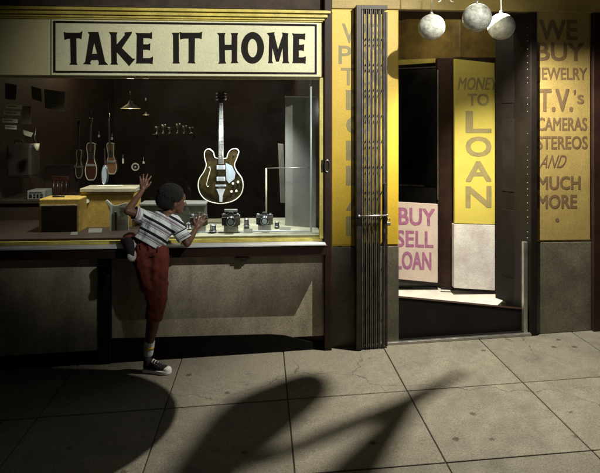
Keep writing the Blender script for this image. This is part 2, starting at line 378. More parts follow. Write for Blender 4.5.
sheet('terrain', 'asphalt', -60, 60, KERB-.3, 60, -.25)

# ------------------------------------------------------------------ the shop building
shop = thing('pawn_shop', (0, 0, gz(0)), 'dark brown pawn shop front with cream display window and deep doorway', 'building')
XL, XR = -7.0, 7.2
def part(name, m, r, y0=None, y1=None, bevel=.003, parent=None):
    """r = photo rect on plane y0"""
    return bx(name, m, *pbox(r[0], r[1], r[2], r[3], y0, y1), parent=parent or shop, bevel=bevel)
LEDZ = P(150, 246.5, -.10).z          # top of the ledge
# walls over the openings, at the far sides and the roof
wallz = P(300, 9, 0).z
bx('upper_wall', 'dark_brick', XL, XR, .02, .3, wallz, 5.2, shop, 0)
x_r = P(536, 200, 0).x; x_r2 = P(591, 200, 0).x
bx('side_wall', 'dark_brick', XL, P(-75, 200, 0).x, .02, .3, -.6, wallz-.002, shop, 0)
bx('side_wall', 'dark_wood', x_r2+.003, XR, -.03, .3, -.3, wallz-.002, shop, .004)
# bulkhead below the display window
zb = gz(-1.5)
def xp(px, Y=0): return P(px, 200, Y).x
zled = P(200, 255, -.02).z
def slopewall(name, m, x0, x1, y0, y1, dz0, z1, bevel=.003):
    return MB().hexa([(x0, y0, gz(x0)+dz0), (x1, y0, gz(x1)+dz0), (x1, y1, gz(x1)+dz0), (x0, y1, gz(x0)+dz0),
                      (x0, y0, z1), (x1, y0, z1), (x1, y1, z1), (x0, y1, z1)]).build(name, m, shop, bevel)
slopewall('bulkhead', 'dark_wood', xp(-75), xp(331), .012, .3, -.05, zled-.03, 0)
slopewall('bulkhead_panel', 'panel', xp(-70), xp(98.5), -.012, .011, .10, zled, .004)
slopewall('bulkhead_panel', 'panel', xp(112), xp(324), -.012, .011, .10, zled, .004)
slopewall('bulkhead_post', 'black_paint', xp(98.9), xp(111.6), -.028, .011, -.02, zled-.002, .004)
slopewall('kickboard_shade', 'kick', xp(-70), xp(98.5), -.004, .0115, -.02, gz(-1.6)+.06, .002)  # black strip standing in for shade along the wall foot
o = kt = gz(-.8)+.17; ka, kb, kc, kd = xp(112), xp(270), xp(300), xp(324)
MB().prism([(ka, -.0145, gz(ka)-.02), (kd, -.0145, gz(kd)-.02), (kd, -.0145, gz(kd)+.045), (xp(314), -.0145, gz(kd)+.05), (kc, -.0145, kt-.045), ((kb+kc)/2, -.0145, kt-.012), (kb, -.0145, kt), (ka, -.0145, kt)], (0, .026, 0)).build('kickboard_shade', 'kick', shop, .002)  # outline follows the shade on the wall foot, sloping where lamplight reaches
def flat(name, m, pix, Ys, th, parent=None, bevel=.003):
    """board whose corners sit at given pixels, each at its own depth; thickness th in +y"""
    pts = [P(px, py, y) for (px, py), y in zip(pix, Ys)]
    return MB().prism(pts, (0, th, 0)).build(name, m, parent or shop, bevel)
# ledge
bx('window_ledge', 'dark_wood', xp(-80), xp(328, -.1), -.10, .05, zled+.002, LEDZ-.012, shop, .003)
bx('ledge_top', 'white_metal', xp(-80), xp(326, -.11), -.112, .048, LEDZ-.0105, LEDZ, shop, .002)
mb = MB(); c = P(242, 256, -.09)
mb.box((c.x-.05, -.085, c.z-.028), (c.x+.05, .0, zled)); mb.box((c.x-.015, -.09, c.z-.045), (c.x+.03, -.0, c.z-.0285)); mb.build('ledge_bracket', 'iron', shop)
# window frame
zw0, zw1 = LEDZ+.002, P(200, 79, 0).z
bx('window_frame', 'ochre', xp(-80), xp(322), -.012, .035, LEDZ+.001, LEDZ+.022, shop, .003)
bx('window_frame', 'ochre', xp(319.2), xp(323.2), -.025, .03, LEDZ+.0225, P(320, 78, 0).z, shop, .003)
bx('window_frame', 'cream_edge', xp(-80), xp(319), -.01, .03, P(200, 79, 0).z, P(200, 76.4, 0).z, shop, .002)
bx('window_pane', 'glass', xp(-80), xp(319), .006, .012, LEDZ+.0225, P(200, 79.1, 0).z, shop, 0)
# header over the window: fascia box and stepped cornice
zc0, zc1 = P(200, 21, -.05).z, P(200, 8.6, -.1).z
bx('fascia', 'cream', xp(-80), xp(321.5, -.05), -.05, .18, P(200, 76.3, -.05).z, zc0, shop, .004)
mb = MB(); hz = zc1-zc0
for i, (yy, a, b) in enumerate(((-.062, 0, .14), (-.075, .14, .30), (-.068, .30, .36), (-.095, .36, .62), (-.088, .62, .70), (-.115, .70, .93), (-.10, .93, 1.0))):
    mb.box((xp(-80), yy, zc0+hz*a+.0003), (xp(322, -.05)+(.002-yy-.06), .15, zc0+hz*b))
mb.build('cornice', 'ochre', shop, .0035)
# pilaster between window and doorway
slopewall('pilaster', 'dark_wood', xp(323.6), xp(331), -.05, .2, -.02, P(330, -8, 0).z, .006)
# yellow piers: painted upper part, grey base
def pier(px0, px1, name_up, pyb, Y, top, mup):
    x0, x1 = xp(px0, Y), xp(px1, Y); z = P((px0+px1)/2, pyb, Y).z
    bx('pier', mup, x0, x1, Y, .5, z, P((px0+px1)/2, top, Y).z, shop, .004)
    slopewall('pier_base', 'base_panel', x0-.001, x1+.001, Y-.004, .5, .0, z-.003, .005)
    return z
pier(331.2, 398.6, 'p', 246, 0.0, 9.3, 'yellow')
pier(535.5, 591, 'p', 241.5, 0.0, 8.6, 'old_yellow')
bx('pier_cap', 'white_metal', xp(332), xp(352), -.012, .002, P(340, 8.4, 0).z, P(340, 3.2, 0).z, shop, .002)
bx('pier_cap', 'cream_edge', xp(571), xp(591), -.012, .002, P(580, 8.2, 0).z, P(580, 4.8, 0).z, shop, .002)
bx('doorway_header', 'old_yellow', xp(331.5), XR, -.02, .3, wallz+.005, wallz+.42, shop, .005)
bx('doorway_beam', 'dark_wood', xp(398.8), xp(535.2), .02, .3, P(450, 12.2, .02).z, wallz+.004, shop, .004)
# doorway: jamb, gate rail, angled step, inner walls
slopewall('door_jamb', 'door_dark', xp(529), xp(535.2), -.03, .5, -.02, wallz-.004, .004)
# dark wooden door standing open along the right side of the doorway
zs = P(450, 300, .4).z
stA, stB = None, None
dz = P(398, 297, 0).z
def PZ(px, py, z):
    d = ray(px, py); t = (z-CAM.z)/d.z; return CAM + d*t
STEP = .235
e1, e2 = PZ(385, 296, STEP), PZ(495, 307.2, STEP)
print('step edge', e1, e2)
mb = MB(); mb.prism([(e1.x, e1.y, STEP-.04), (e2.x, e2.y, STEP-.04), (e2.x+.35, .6, STEP-.04), (e2.x+.35, 2.6, STEP-.04), (e1.x, 2.6, STEP-.04)], (0, 0, .04)); mb.build('step_top', 'tile', shop, .003)
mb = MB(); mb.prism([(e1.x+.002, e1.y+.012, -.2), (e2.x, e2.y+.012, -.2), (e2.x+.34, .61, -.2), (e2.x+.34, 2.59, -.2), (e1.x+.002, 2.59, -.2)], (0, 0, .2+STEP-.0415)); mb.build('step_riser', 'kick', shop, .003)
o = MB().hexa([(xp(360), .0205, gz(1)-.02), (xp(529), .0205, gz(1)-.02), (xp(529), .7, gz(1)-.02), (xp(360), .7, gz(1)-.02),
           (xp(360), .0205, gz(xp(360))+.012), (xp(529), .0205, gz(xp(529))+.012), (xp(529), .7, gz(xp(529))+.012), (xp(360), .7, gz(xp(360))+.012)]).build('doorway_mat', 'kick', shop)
a, b = G(396, 339.5), G(531, 333.5)
MB().hexa([(xp(362), -.03, gz(xp(362))+.001), (xp(530), -.03, gz(xp(530))+.001), (xp(530), .0, gz(xp(530))+.001), (xp(362), .0, gz(xp(362))+.001),
           (xp(362), -.03, gz(xp(362))+.02), (xp(530), -.03, gz(xp(530))+.02), (xp(530), .0, gz(xp(530))+.02), (xp(362), .0, gz(xp(362))+.02)]).build('gate_track', 'steel', shop, .003)
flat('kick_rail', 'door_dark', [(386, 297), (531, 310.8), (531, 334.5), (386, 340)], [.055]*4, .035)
flat('kick_rail_cap', 'dark_wood', [(386, 296), (531, 309.8), (531, 310.7), (386, 296.9)], [.05]*4, .04)
# rail post with rivets at the right side of the doorway
mb = MB(); mb.box((xp(523.5), -.006, gz(xp(523.5))+.02), (xp(527.5), .03, P(525, 242, 0).z)); mb.build('gate_stop', 'steel', shop, .003)
mb = MB()
for py in range(28, 240, 7):
    if random.random() < .8: mb.ball(P(527.6, py+random.uniform(-1, 1), -.033), .0035, 8, 6)
mb.build('rivets', 'steel', shop)
# right reveal: dark wooden door leaf, hinged at the jamb and folded half in
mb = MB(); q = quadpts([(495.2, 20), (529.4, 8)], .25)
x0 = P(495.2, 200, .42).x; x1 = P(531, 200, .12).x
zt = P(510, 5, .2).z
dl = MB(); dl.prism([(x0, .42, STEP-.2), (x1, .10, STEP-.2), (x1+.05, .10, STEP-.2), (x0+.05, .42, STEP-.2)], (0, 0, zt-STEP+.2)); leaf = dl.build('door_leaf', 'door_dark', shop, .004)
for (za, zb_) in ((.45, 1.0), (1.15, 1.75), (1.88, 2.3)):
    t0, t1 = .2, .8; f = lambda t: Vector((x0+(x1-x0)*t, .42+(.10-.42)*t, 0))
    n_ = Vector((-(.32), -(x1-x0), 0)).normalized()*.006
    p0, p1 = f(t0), f(t1)
    MB().prism([(p0.x, p0.y, za), (p1.x, p1.y, za), (p1.x, p1.y, zb_), (p0.x, p0.y, zb_)], n_).build('door_panel', 'black_paint', leaf, .003)
# recess ceiling, lintel bands, angled inner display case
xc0, xc1 = xp(360), xp(531)
bx('vestibule_ceiling', 'gold_wall', xc0, xc1+.5, .31, 2.6, 2.85, 2.9, shop, 0)
flat('transom', 'gold_wall', [(380, -14), (460, -14), (460, 57), (380, 69)], [1.5, .80, .80, 1.5], .05)
flat('transom', 'gold_wall', [(460.2, -14), (540, -14), (540, 62), (460.2, 57)], [.80, .80, .80, .80], .05)
flat('transom_rail', 'ochre', [(380, 60.5), (447, 58), (447, 62), (380, 66.5)], [1.42, .78, .78, 1.42], .05)
flat('transom_rail', 'steel', [(380, 69), (436, 66.5), (436, 67.6), (380, 70.4)], [1.40, .78, .78, 1.40], .05)
flat('case_post', 'dark_wood', [(437.5, 58), (453.6, 58), (453.6, 288), (437.5, 285)], [.72, .62, .62, .72], .06)
flat('case_edge', 'steel', [(437.6, 70), (438.5, 70), (438.5, 200), (437.6, 200)], [.70, .70, .70, .70], .02)
flat('case_sill', 'steel', [(380, 183), (424, 185.5), (424, 187), (380, 184.8)], [1.38, .9, .9, 1.38], .05)
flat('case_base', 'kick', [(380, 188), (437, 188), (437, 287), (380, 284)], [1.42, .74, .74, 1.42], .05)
flat('case_glass', 'glass', [(380, 70), (437, 68), (437, 186), (380, 183)], [1.41, .73, .73, 1.41], .006, bevel=0)
# wall panel right of the case: sign wall and pinkish base
flat('inner_wall_base', 'pink_wall', [(454.2, 224.2), (495, 225), (495, 290.5), (454.2, 288)], [.501]*4, .06)
flat('inner_wall_trim', 'black_paint', [(441, 287.4), (500, 290.6), (500, 293), (441, 289.6)], [.60, .50, .50, .60], .02)
flat('inner_wall', 'dark_wood', [(453.8, 57.5), (545, 57.5), (545, 300), (495.4, 300), (495.4, 224), (453.8, 224)], [.70]*6, .05)
# shop interior shell
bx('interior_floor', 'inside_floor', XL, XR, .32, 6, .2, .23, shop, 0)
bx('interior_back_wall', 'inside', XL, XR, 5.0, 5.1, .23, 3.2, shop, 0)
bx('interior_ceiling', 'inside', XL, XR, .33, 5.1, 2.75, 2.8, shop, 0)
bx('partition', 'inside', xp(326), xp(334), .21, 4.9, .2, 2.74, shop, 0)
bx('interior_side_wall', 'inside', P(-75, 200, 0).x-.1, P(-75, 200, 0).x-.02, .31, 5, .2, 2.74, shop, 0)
bx('roof', 'dark_brick', XL, XR, .02, 8, 5.2, 5.4, shop, 0)
bx('rear_wall', 'dark_brick', XL, XR, 7.8, 8, -.6, 5.19, shop, 0)
bx('flank_wall', 'dark_brick', XL, XL+.2, .31, 7.79, -.9, 5.19, shop, 0)
bx('flank_wall', 'dark_brick', XR-.2, XR, .31, 7.79, -.6, 5.19, shop, 0)
# display deck in the window
DK = P(200, 234.5, .10).z
bx('display_deck', 'inside', xp(-80), xp(133), .036, .80, DK-.03, DK-.001, shop, .004)
bx('display_deck', 'shelf_cream', xp(133)+.002, xp(322), .036, .80, DK-.03, DK, shop, .004)
bx('deck_trim', 'white_metal', xp(150), xp(300), .16, .18, DK+.0005, DK+.006, shop, .001)
bx('deck_riser', 'inside', xp(-80), xp(322), .80, .82, .24, DK, shop, 0)
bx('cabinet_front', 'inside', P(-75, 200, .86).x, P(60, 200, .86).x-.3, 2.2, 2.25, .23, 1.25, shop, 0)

# window lock on the frame
lk = thing('window_lock', P(327, 168, -.06), 'small chrome latch with hasp fixed between the yellow window frame and dark pilaster', 'lock')
mb = MB(); a = P(324, 166, -.03)
mb.box(P(321.5, 172, -.032), P(325.5, 160, -.026)); mb.build('plate', 'iron', lk)
mb = MB(); pts = [P(327.3+2.2*math.cos(t), 166+6*math.sin(t), -.06) for t in [i*math.pi/8 for i in range(16)]]
mb.loop(pts, .004, 6); mb.build('shackle', 'chrome', lk)

# ------------------------------------------------------------------ signs
sg = thing('shop_sign', P(185, 74, -.055), 'wide cream sign with black border reading TAKE IT HOME above the display window', 'sign')
SY = -.056
a, b = P(51.5, 76, SY), P(318.3, 20.9, SY)
bx('board', 'sign_cream', xp(51.5, SY), xp(318.6, SY), SY-.004, -.0505, P(185, 76, SY).z, P(185, 21.2, SY).z, sg, .002)
LY = SY-.0045
mb = MB(); X0, X1, Z0, Z1 = xp(53.4, LY), xp(316.8, LY), P(185, 73.6, LY).z, P(185, 22.6, LY).z; w = .0145
for q in ((X0, X1, Z1-w, Z1), (X0, X1, Z0, Z0+w), (X0, X0+w, Z0+w+.0001, Z1-w-.0001), (X1-w, X1, Z0+w+.0001, Z1-w-.0001)):
    mb.box((q[0], LY-.003, q[2]), (q[1], LY, q[3]))
mb.build('border', 'black_paint', sg)
# glyph outlines traced in photo pixels
u = lambda x, y: (50+x/4.2857, 15+y/4.2923)
v_ = lambda x, y: (185+x/4.2857, 15+y/4.2923)
glyphs = [
 ([u(*p) for p in [(60,73),(72,76),(128,76),(139,69),(135,104),(126,100),(113,100),(114,206),(119,214),(84,213),(90,205),(88,102),(78,102),(63,107)]], []),
 ([u(*p) for p in [(163,73),(208,73),(209,80),(236,200),(250,214),(208,214),(211,204),(207,193),(178,194),(172,204),(176,212),(142,211),(152,201),(170,84)]], [[u(*p) for p in [(190,116),(203,166),(180,167)]]]),
 ([u(*p) for p in [(254,73),(290,75),(285,86),(286,128),(322,85),(320,75),(352,72),(350,80),(308,142),(354,187),(366,188),(340,219),(286,158),(287,204),(292,213),(259,213),(264,204),(262,88)]], []),
 ([u(*p) for p in [(367,76),(376,77),(427,78),(437,73),(437,103),(426,100),(400,99),(400,126),(420,126),(430,121),(429,152),(419,149),(399,149),(399,185),(428,185),(442,178),(440,211),(428,208),(368,208),(371,200),(373,86)]], []),
 ([u(*p) for p in [(523,76),(555,76),(552,86),(553,200),(557,208),(526,208),(529,199),(528,86)]], []),
 ([v_(*p) for p in [(-22,73),(-14,76),(62,76),(74,72),(71,104),(62,100),(43,100),(41,200),(45,208),(11,207),(16,199),(16,101),(-2,101),(-20,105)]], []),
 ([v_(*p) for p in [(138,77),(174,77),(170,88),(171,128),(200,128),(201,88),(197,77),(228,77),(225,88),(224,198),(229,206),(197,207),(201,197),(201,150),(171,151),(172,198),(177,208),(143,209),(148,198),(146,88)]], []),
 ([v_(290+49*math.cos(t)*(1 if abs(math.cos(t)) > 0 else 1), 141+68*math.sin(t)) for t in [i*math.pi/14 for i in range(28)]], [[v_(290+21*math.cos(t), 142+40*math.sin(t)) for t in [i*math.pi/10 for i in range(20)]]]),
 ([v_(*p) for p in [(351,77),(384,74),(383,84),(399,148),(419,86),(417,75),(444,79),(441,90),(443,198),(448,207),(416,207),(421,197),(419,140),(403,200),(391,200),(375,139),(373,198),(378,207),(355,207),(359,197),(361,90)]], []),
 ([v_(*p) for p in [(459,78),(468,80),(506,81),(516,78),(515,107),(505,104),(489,103),(489,128),(500,128),(511,125),(510,155),(500,152),(488,152),(488,182),(506,182),(518,177),(517,210),(507,207),(459,207),(463,198),(464,90)]], []),
]
def glyph_mesh(outer, holes, Y, thick):
    cu = bpy.data.curves.new('g', 'CURVE'); cu.dimensions = '2D'; cu.fill_mode = 'BOTH'; cu.extrude = thick
    for ring in [outer]+holes:
        sp = cu.splines.new('POLY'); sp.points.add(len(ring)-1); sp.use_cyclic_u = True
        for i, (px, py) in enumerate(ring):
            p = P(px, py, Y); sp.points[i].co = (p.x, p.z, 0, 1)
    o = bpy.data.objects.new('g', cu); COL.objects.link(o); dg = bpy.context.evaluated_depsgraph_get()
    me = bpy.data.meshes.new_from_object(o.evaluated_get(dg)); bpy.data.objects.remove(o)
    me.transform(Matrix(((1, 0, 0, 0), (0, 0, -1, Y), (0, 1, 0, 0), (0, 0, 0, 1)))); return me
lb = bmesh.new()
for o_, h_ in glyphs:
    me = glyph_mesh(o_, h_, LY-.0015, .0015); lb.from_mesh(me); bpy.data.meshes.remove(me)
bmbuild(lb, 'lettering', 'black_paint', sg)

# PAY TOP DOLLAR lettering on the pier: a thin painted board
pay = thing('pier_sign', P(364, 246, -.004), 'bright yellow pier sign reading WE PAY TOP DOLLAR half hidden by the folded gate', 'sign')
bx('board', 'yellow', xp(332.2, -.006), xp(398, -.006), -.006, -.001, P(364, 244.5, -.006).z, P(364, 12.5, -.006).z, pay, .001)
lb = bmesh.new(); Yp = -.0063
plet(lb, 'WE', 342, 379, 24, 43, Yp, offset=.02); plet(lb, 'PAY', 338.6, 388, 46, 64, Yp, offset=.02); plet(lb, 'TOP', 341, 388, 68, 85.5, Yp, offset=.02)
for i, ch in enumerate('DOLLAR'):
    t0 = 90+i*25.2; plet(lb, ch, 346, 372, t0, t0+20, Yp, offset=.03)
bmbuild(lb, 'lettering', 'letter_olive', pay)
buy = thing('pier_sign', P(563, 240, -.004), 'faded tan pier sign reading WE BUY JEWELRY T.V.\'s CAMERAS STEREOS AND MUCH MORE', 'sign')
bx('board', 'old_yellow', xp(536.3, -.006), xp(590, -.006), -.006, -.001, P(563, 240, -.006).z, P(563, 11, -.006).z, buy, .001)
lb = bmesh.new()
for t, x0_, x1_, y0_, y1_, o_ in (('WE', 539, 577.5, 20, 40, .035), ('BUY', 536.6, 584, 43, 61, .035), ('JEWELRY', 537, 587, 68, 83.5, .02), ('T.V.', 538, 573, 89, 112, .035), ("'s", 573.5, 584, 90, 104, .02),
      ('CAMERAS', 537, 587, 117.5, 131, .03), ('STEREOS', 537, 587.5, 136, 149.5, .03), ('MUCH', 537.5, 580.5, 176, 190, .04), ('MORE', 537.5, 577, 194.5, 209, .04)):
    plet(lb, t, x0_, x1_, y0_, y1_, Yp, offset=o_)
plet(lb, 'AND', 541, 566, 155, 168, Yp, offset=.01, slant=.35)
plet(lb, '.', 555, 559, 218, 222, Yp, offset=.02)
bmbuild(lb, 'lettering', 'letter_brown', buy)
# MONEY TO LOAN
ml = thing('wall_sign', P(474, 224, .5), 'tall yellow sign reading MONEY TO LOAN inside the doorway beside the dark door', 'sign')
MY = .50
flat('board', 'sign_yellow', [(454.6, 58.8), (495, 63.2), (495, 224.4), (454.6, 223.6)], [MY]*4, .03, ml)
lb = bmesh.new(); My = MY-.0003
plet(lb, 'MONEY', 458.5, 497.5, 77.5, 90, My, offset=.025, slant=.15); plet(lb, 'TO', 467.5, 489, 93.5, 106, My, offset=.03)
for ch, y0_, y1_ in (('L', 111, 133), ('O', 136.5, 157), ('A', 161, 182), ('N', 186, 208)):
    plet(lb, ch, 465.5, 491.5, y0_, y1_, My, offset=.045)
bmbuild(lb, 'lettering', 'letter_olive', ml)
# BUY SELL LOAN board standing on the step
bs = thing('standing_sign', P(418, 282, .66), 'pale board reading BUY SELL LOAN in plum letters standing on the entrance floor', 'sign')
BP = [(392, 201.5), (437.8, 204.2), (437.8, 283), (392, 278.6)]; BY = .66
flat('board', 'pale_board', BP, [BY]*4, .02, bs)
flat('back_edge', 'black_paint', [(392, 278.8), (438, 283.2), (438, 286.4), (392, 281.4)], [BY-.004]*4, .03, bs)
flat('side_edge', 'black_paint', [(437.9, 203), (439.3, 203), (439.3, 285.5), (437.9, 285.5)], [BY-.002]*4, .03, bs)
lb = bmesh.new(); By = BY-.0003
def shear(p, k=-.05): return Vector((p.x, p.y, p.z+k*(p.x-P(418, 240, BY).x)))
for t, x0_, x1_, y0_, y1_ in (('BUY', 398.5, 435, 208, 226), ('SELL', 396, 433.5, 230.5, 248), ('LOAN', 395.5, 431.5, 251.5, 270.5)):
    plet(lb, t, x0_, x1_, y0_, y1_, By, offset=.035, xf=shear)
bmbuild(lb, 'lettering', 'letter_plum', bs)

# ------------------------------------------------------------------ folding gate
gt = thing('folding_gate', (xp(372, -.08), -.08, gz(xp(372))), 'folded steel lattice gate pushed against the yellow pier, padlocked at mid height', 'gate')
gy = -.075; ztop = P(372, 6, gy).z
def vbar(px0, px1, y0, y1, py0, py1, m, name):
    x0, x1 = xp(px0, y0), xp(px1, y0)
    return bx(name, m, x0, x1, y0, y1, P(px0, py1, y0).z if py1 else gz(x0)+.012, P(px0, py0, y0).z, gt, .002)
vbar(356.5, 361.6, -.095, -.012, 5, None, 'gate_dark', 'end_post')
for i, px in enumerate((363.2, 367.3, 371.4, 375.5, 379.6, 383.7)):
    x = xp(px, gy)
    mb = MB(); z0_, z1_ = gz(x)+.015, ztop-.02-.008*(i % 2)
    mb.box((x-.0095, gy-.012, z0_), (x-.0065, gy+.02, z1_)); mb.box((x+.004, gy-.006-.004*(i % 2), z0_), (x+.007, gy+.02, z1_)); mb.box((x-.0064, gy+.012, z0_), (x+.0039, gy+.018, z1_))
    sl = mb.build('slat', 'gate_metal', gt, .0012)
mb = MB()
for k in range(12):
    z = gz(1)+.15+k*.19
    for i in range(5):
        xa, xb = xp(363.2+4.1*i, gy), xp(367.3+4.1*i, gy)
        mb.hexa([(xa, gy+.0185, z), (xb, gy+.0185, z+.07), (xb, gy+.0215, z+.07), (xa, gy+.0215, z), (xa, gy+.0185, z+.015), (xb, gy+.0185, z+.085), (xb, gy+.0215, z+.085), (xa, gy+.0215, z+.015)])
mb.build('lattice', 'gate_dark', gt)
vbar(383.9, 386.9, -.10, -.07, 183, 224, 'gate_dark', 'lock_plate')
vbar(357, 387.5, -.085, -.03, 5, 9, 'gate_dark', 'top_rail')
vbar(385.4, 387.6, -.07, -.045, 12, None, 'gate_dark', 'end_post')
bar = MB().tube([P(359, 216.2, -.105), P(387, 215.4, -.105)], .006, 8).build('latch_bar', 'steel', gt)
for q in ((359, 216.2), (387, 215.4)): MB().ball(P(*q, -.105), .011, 10, 8).build('latch_bolt', 'steel', gt)
pl = thing('padlock', P(388.5, 222, -.11), 'small steel padlock hanging from the gate latch bar', 'padlock')
c = P(388.6, 223, -.11)
mb = MB(); mb.box((c.x-.014, c.y-.008, c.z-.020), (c.x+.014, c.y+.008, c.z+.006)); mb.build('body', 'steel', pl, .004)
mb = MB(); mb.tube([c+Vector((-.009, 0, .006))]+[c+Vector((.009*math.cos(t), 0, .022+.012*math.sin(t))) for t in [math.pi*(1-i/8) for i in range(9)]]+[c+Vector((.009, 0, .006))], .003, 8); mb.build('shackle', 'chrome', pl)

# ------------------------------------------------------------------ three pawn balls on their bracket
ZB = 2.353
def ballpos(px, py):
    d = ray(px, py); t = (ZB-CAM.z)/d.z; return CAM+d*t
bp = [ballpos(431.5, 27.2), ballpos(477, 18), ballpos(501.3, 26.7)]
print('balls', bp)
KZ = 2.553
kk = 1-(KZ-gz(1))/(LAMP.z-gz(1))
def bpos(px, py):   # bracket point whose lamp shadow falls at that place of the pavement
    s = G(px, py); return Vector((LAMP.x+(s.x-LAMP.x)*kk, LAMP.y+(s.y-LAMP.y)*kk, KZ))
hub = bpos(465, 371); J = bpos(412, 400); A = bpos(262, 461); B = bpos(350, 478)
print('kk', kk, 'lamp', LAMP, 'gz', gz(LAMP.x))
TB = 2.93
br = thing('ball_bracket', (LAMP.x, 0, TB), 'black iron bracket with curled hooks over the doorway carrying the three balls', 'bracket')
mb = MB(); mb.tube([(bp[1].x, .02, TB), (bp[1].x, bp[1].y, TB)], .014, 10); mb.build('wall_arm', 'iron', br)
mb = MB(); mb.tube([(bp[0].x, bp[0].y, TB-.001), (bp[2].x, bp[2].y, TB-.001)], .011, 10); mb.build('cross_bar', 'iron', br)
w_ = kk*.5*.0057   # metres of rod radius per photo pixel of shadow width
mb = MB(); mb.tube([hub, (hub+J)/2, J], [9*w_, 16*w_, 24*w_], 10); mb.tube([J, (J+A)/2, A], [21*w_, 20*w_, 17*w_], 10); mb.build('shadow_rod', 'iron', br)  # unseen rods added only to cast the forked pavement shadow
mb = MB(); mb.tube([J, (J+B)/2, B, B+Vector((0, -.001, .12)), B+Vector((0, -.03, TB-KZ))], [20*w_, 32*w_, 46*w_, 40*w_, .006], 10); mb.build('shadow_rod', 'iron', br)
shadow_px = [(328, 378), (333, 389), (325, 402), (300, 424), (270, 452), (242, 478), (228, 500), (165, 505), (182, 473), (200, 445), (222, 415), (248, 395), (288, 379), (312, 373)]
lp = catmull([bpos(x, y) for x, y in shadow_px], 3)
mb = MB(); mb.prism(lp, (0, 0, .002)); c_ = bpos(195, 503); mb.tube([c_, c_+Vector((0, 0, .12)), c_+Vector((0, -.03, TB-KZ))], .004, 8); mb.build('shadow_plate', 'iron', br)  # unseen plate cut to the outline of the rounded pavement shadow
mb = MB(); mb.tube([c_+Vector((0, -.03, TB-KZ)), (bp[1].x, c_.y-.03, TB)], .006, 8); mb.tube([B+Vector((0, -.03, TB-KZ)), (bp[1].x, B.y-.03, TB)], .006, 8); mb.build('shadow_rod_arm', 'iron', br)  # carries the added rods and plate
for cx, s_ in ((438.5, 1), (452.5, -1)):
    c = P(cx, -1.5, bp[0].y); mb = MB()
    mb.tube([c+Vector((s_*.018*math.cos(t)*(1-t*.08), 0, .02*math.sin(t)*(1-t*.06))) for t in [i*.35-1.9 for i in range(14)]], .0045, 8)
    mb.build('hook', 'steel', br)
radii = (13.2, 14.4, 13.3)
lab = ('mottled white pawn ball hanging alone on the left of the bracket', 'largest mottled white pawn ball, middle one of the three', 'mottled white pawn ball on the right nearly touching the middle one')
for i, c in enumerate(bp):
    t_ = thing('pawn_ball', c, lab[i], 'pawn ball', 'three pawn balls hung over the doorway')
    dd = (c-CAM).dot(FWD); r = radii[i]*dd/FPX
    link('globe', MB().ball(c, r, 40, 28, (1, 1, .985)).mesh(), 'globe', t_)
    MB().tube([c+Vector((0, 0, r*.96)), c+Vector((0, 0, r+.018))], [.014, .008], 12).build('collar', 'steel', t_)
    MB().tube([c+Vector((0, 0, r+.015)), c+Vector((.003, 0, (TB-c.z+r)/2)), Vector((c.x, c.y, TB))], .0035, 8).build('rod', 'steel', t_)

# ------------------------------------------------------------------ things in the window
# electric guitar
GY = .50
EG = thing('electric_guitar', P(220.5, 203, GY), 'big dark hollow body electric guitar with white edging hanging in the middle of the window', 'guitar')
body_px = [(215.5,158),(213.2,152.5),(208.6,149.2),(204.8,151.5),(204.6,158),(206.2,165),(203.8,172),(199.2,179),(198.2,187),(201,195),(208,201),(220.5,203.6),(233,201),(240.5,195),(243,187),(241.6,178.5),(236.6,171.5),(234.4,165),(237,158),(238.6,151.5),(235.2,148.8),(230,150.5),(227.2,155.5),(226,158.5)]
ol = catmull([P(x, y, GY) for x, y in body_px], 4)
th = Vector((0, .045, 0))
MB().prism(ol, th).build('body', 'sunburst', EG, .004)
mb = MB(); mb.loop([p+Vector((0, -.001, 0)) for p in ol], .0042, 6); mb.loop([p+th for p in ol], .004, 6); mb.build('binding', 'binding', EG)
MB().prism(quadpts([(218.2, 164), (223.6, 164), (222.9, 103), (219.2, 103)], GY-.012), (0, .018, 0)).build('neck', 'fretboard', EG, .002)
mb = MB()
for i in range(18):
    py = 103.5+60*(1-2**(-i/12))/(1-2**(-18/12)); mb.box(P(218.6, py+.25, GY-.0145), P(223.2, py-.25, GY-.0122))
mb.build('frets', 'steel', EG)
MB().prism([P(x, y, GY-.012) for x, y in [(219, 103), (223.1, 103), (224.6, 98), (224.2, 91), (221.2, 92), (217.9, 91), (217.4, 98)]], (0, .015, 0)).build('headstock', 'black_plastic', EG, .002)
for s_ in (-1, 1):
    for k in range(3):
        c = P(221.1+s_*4.4, 93+k*3.1, GY-.004); MB().ball(c, .011, 10, 8, (1.3, .6, .8)).tube([P(221.1+s_*2.6, 93+k*3.1, GY-.013), c], .0025, 6).build('tuner', 'chrome', EG)
for py in (167.5, 179): 
    MB().box(P(216.6, py+2.2, GY-.012), P(225.2, py-2.2, GY-.0005)).build('pickup', 'white_metal', EG, .003)
MB().box(P(215.4, 186.6, GY-.012), P(226.2, 184.6, GY-.0005)).build('bridge', 'white_metal', EG, .002)
MB().prism([P(x, y, GY-.010) for x, y in [(216.5, 189), (225.2, 189), (222.6, 196), (222.2, 202), (219.6, 202), (219.2, 196)]], (0, .008, 0)).build('tailpiece', 'white_metal', EG, .001)
MB().prism([P(x, y, GY-.008) for x, y in [(225.6, 163), (232, 166), (235.4, 173), (234.6, 179), (229, 183.4), (226.4, 180)]], (0, .005, 0)).build('pickguard', 'pickguard', EG, .001)
for px, py in ((233, 183.5), (238, 182), (231.5, 191.5), (236.4, 191)):
    c = P(px, py, GY); MB().tube([c, c+Vector((0, -.014, 0))], [.011, .009], 14).build('knob', 'binding', EG)
MB().tube([P(233.6, 155, GY), P(233.6, 155, GY-.012)], [.008, .006], 12).build('switch', 'chrome', EG)
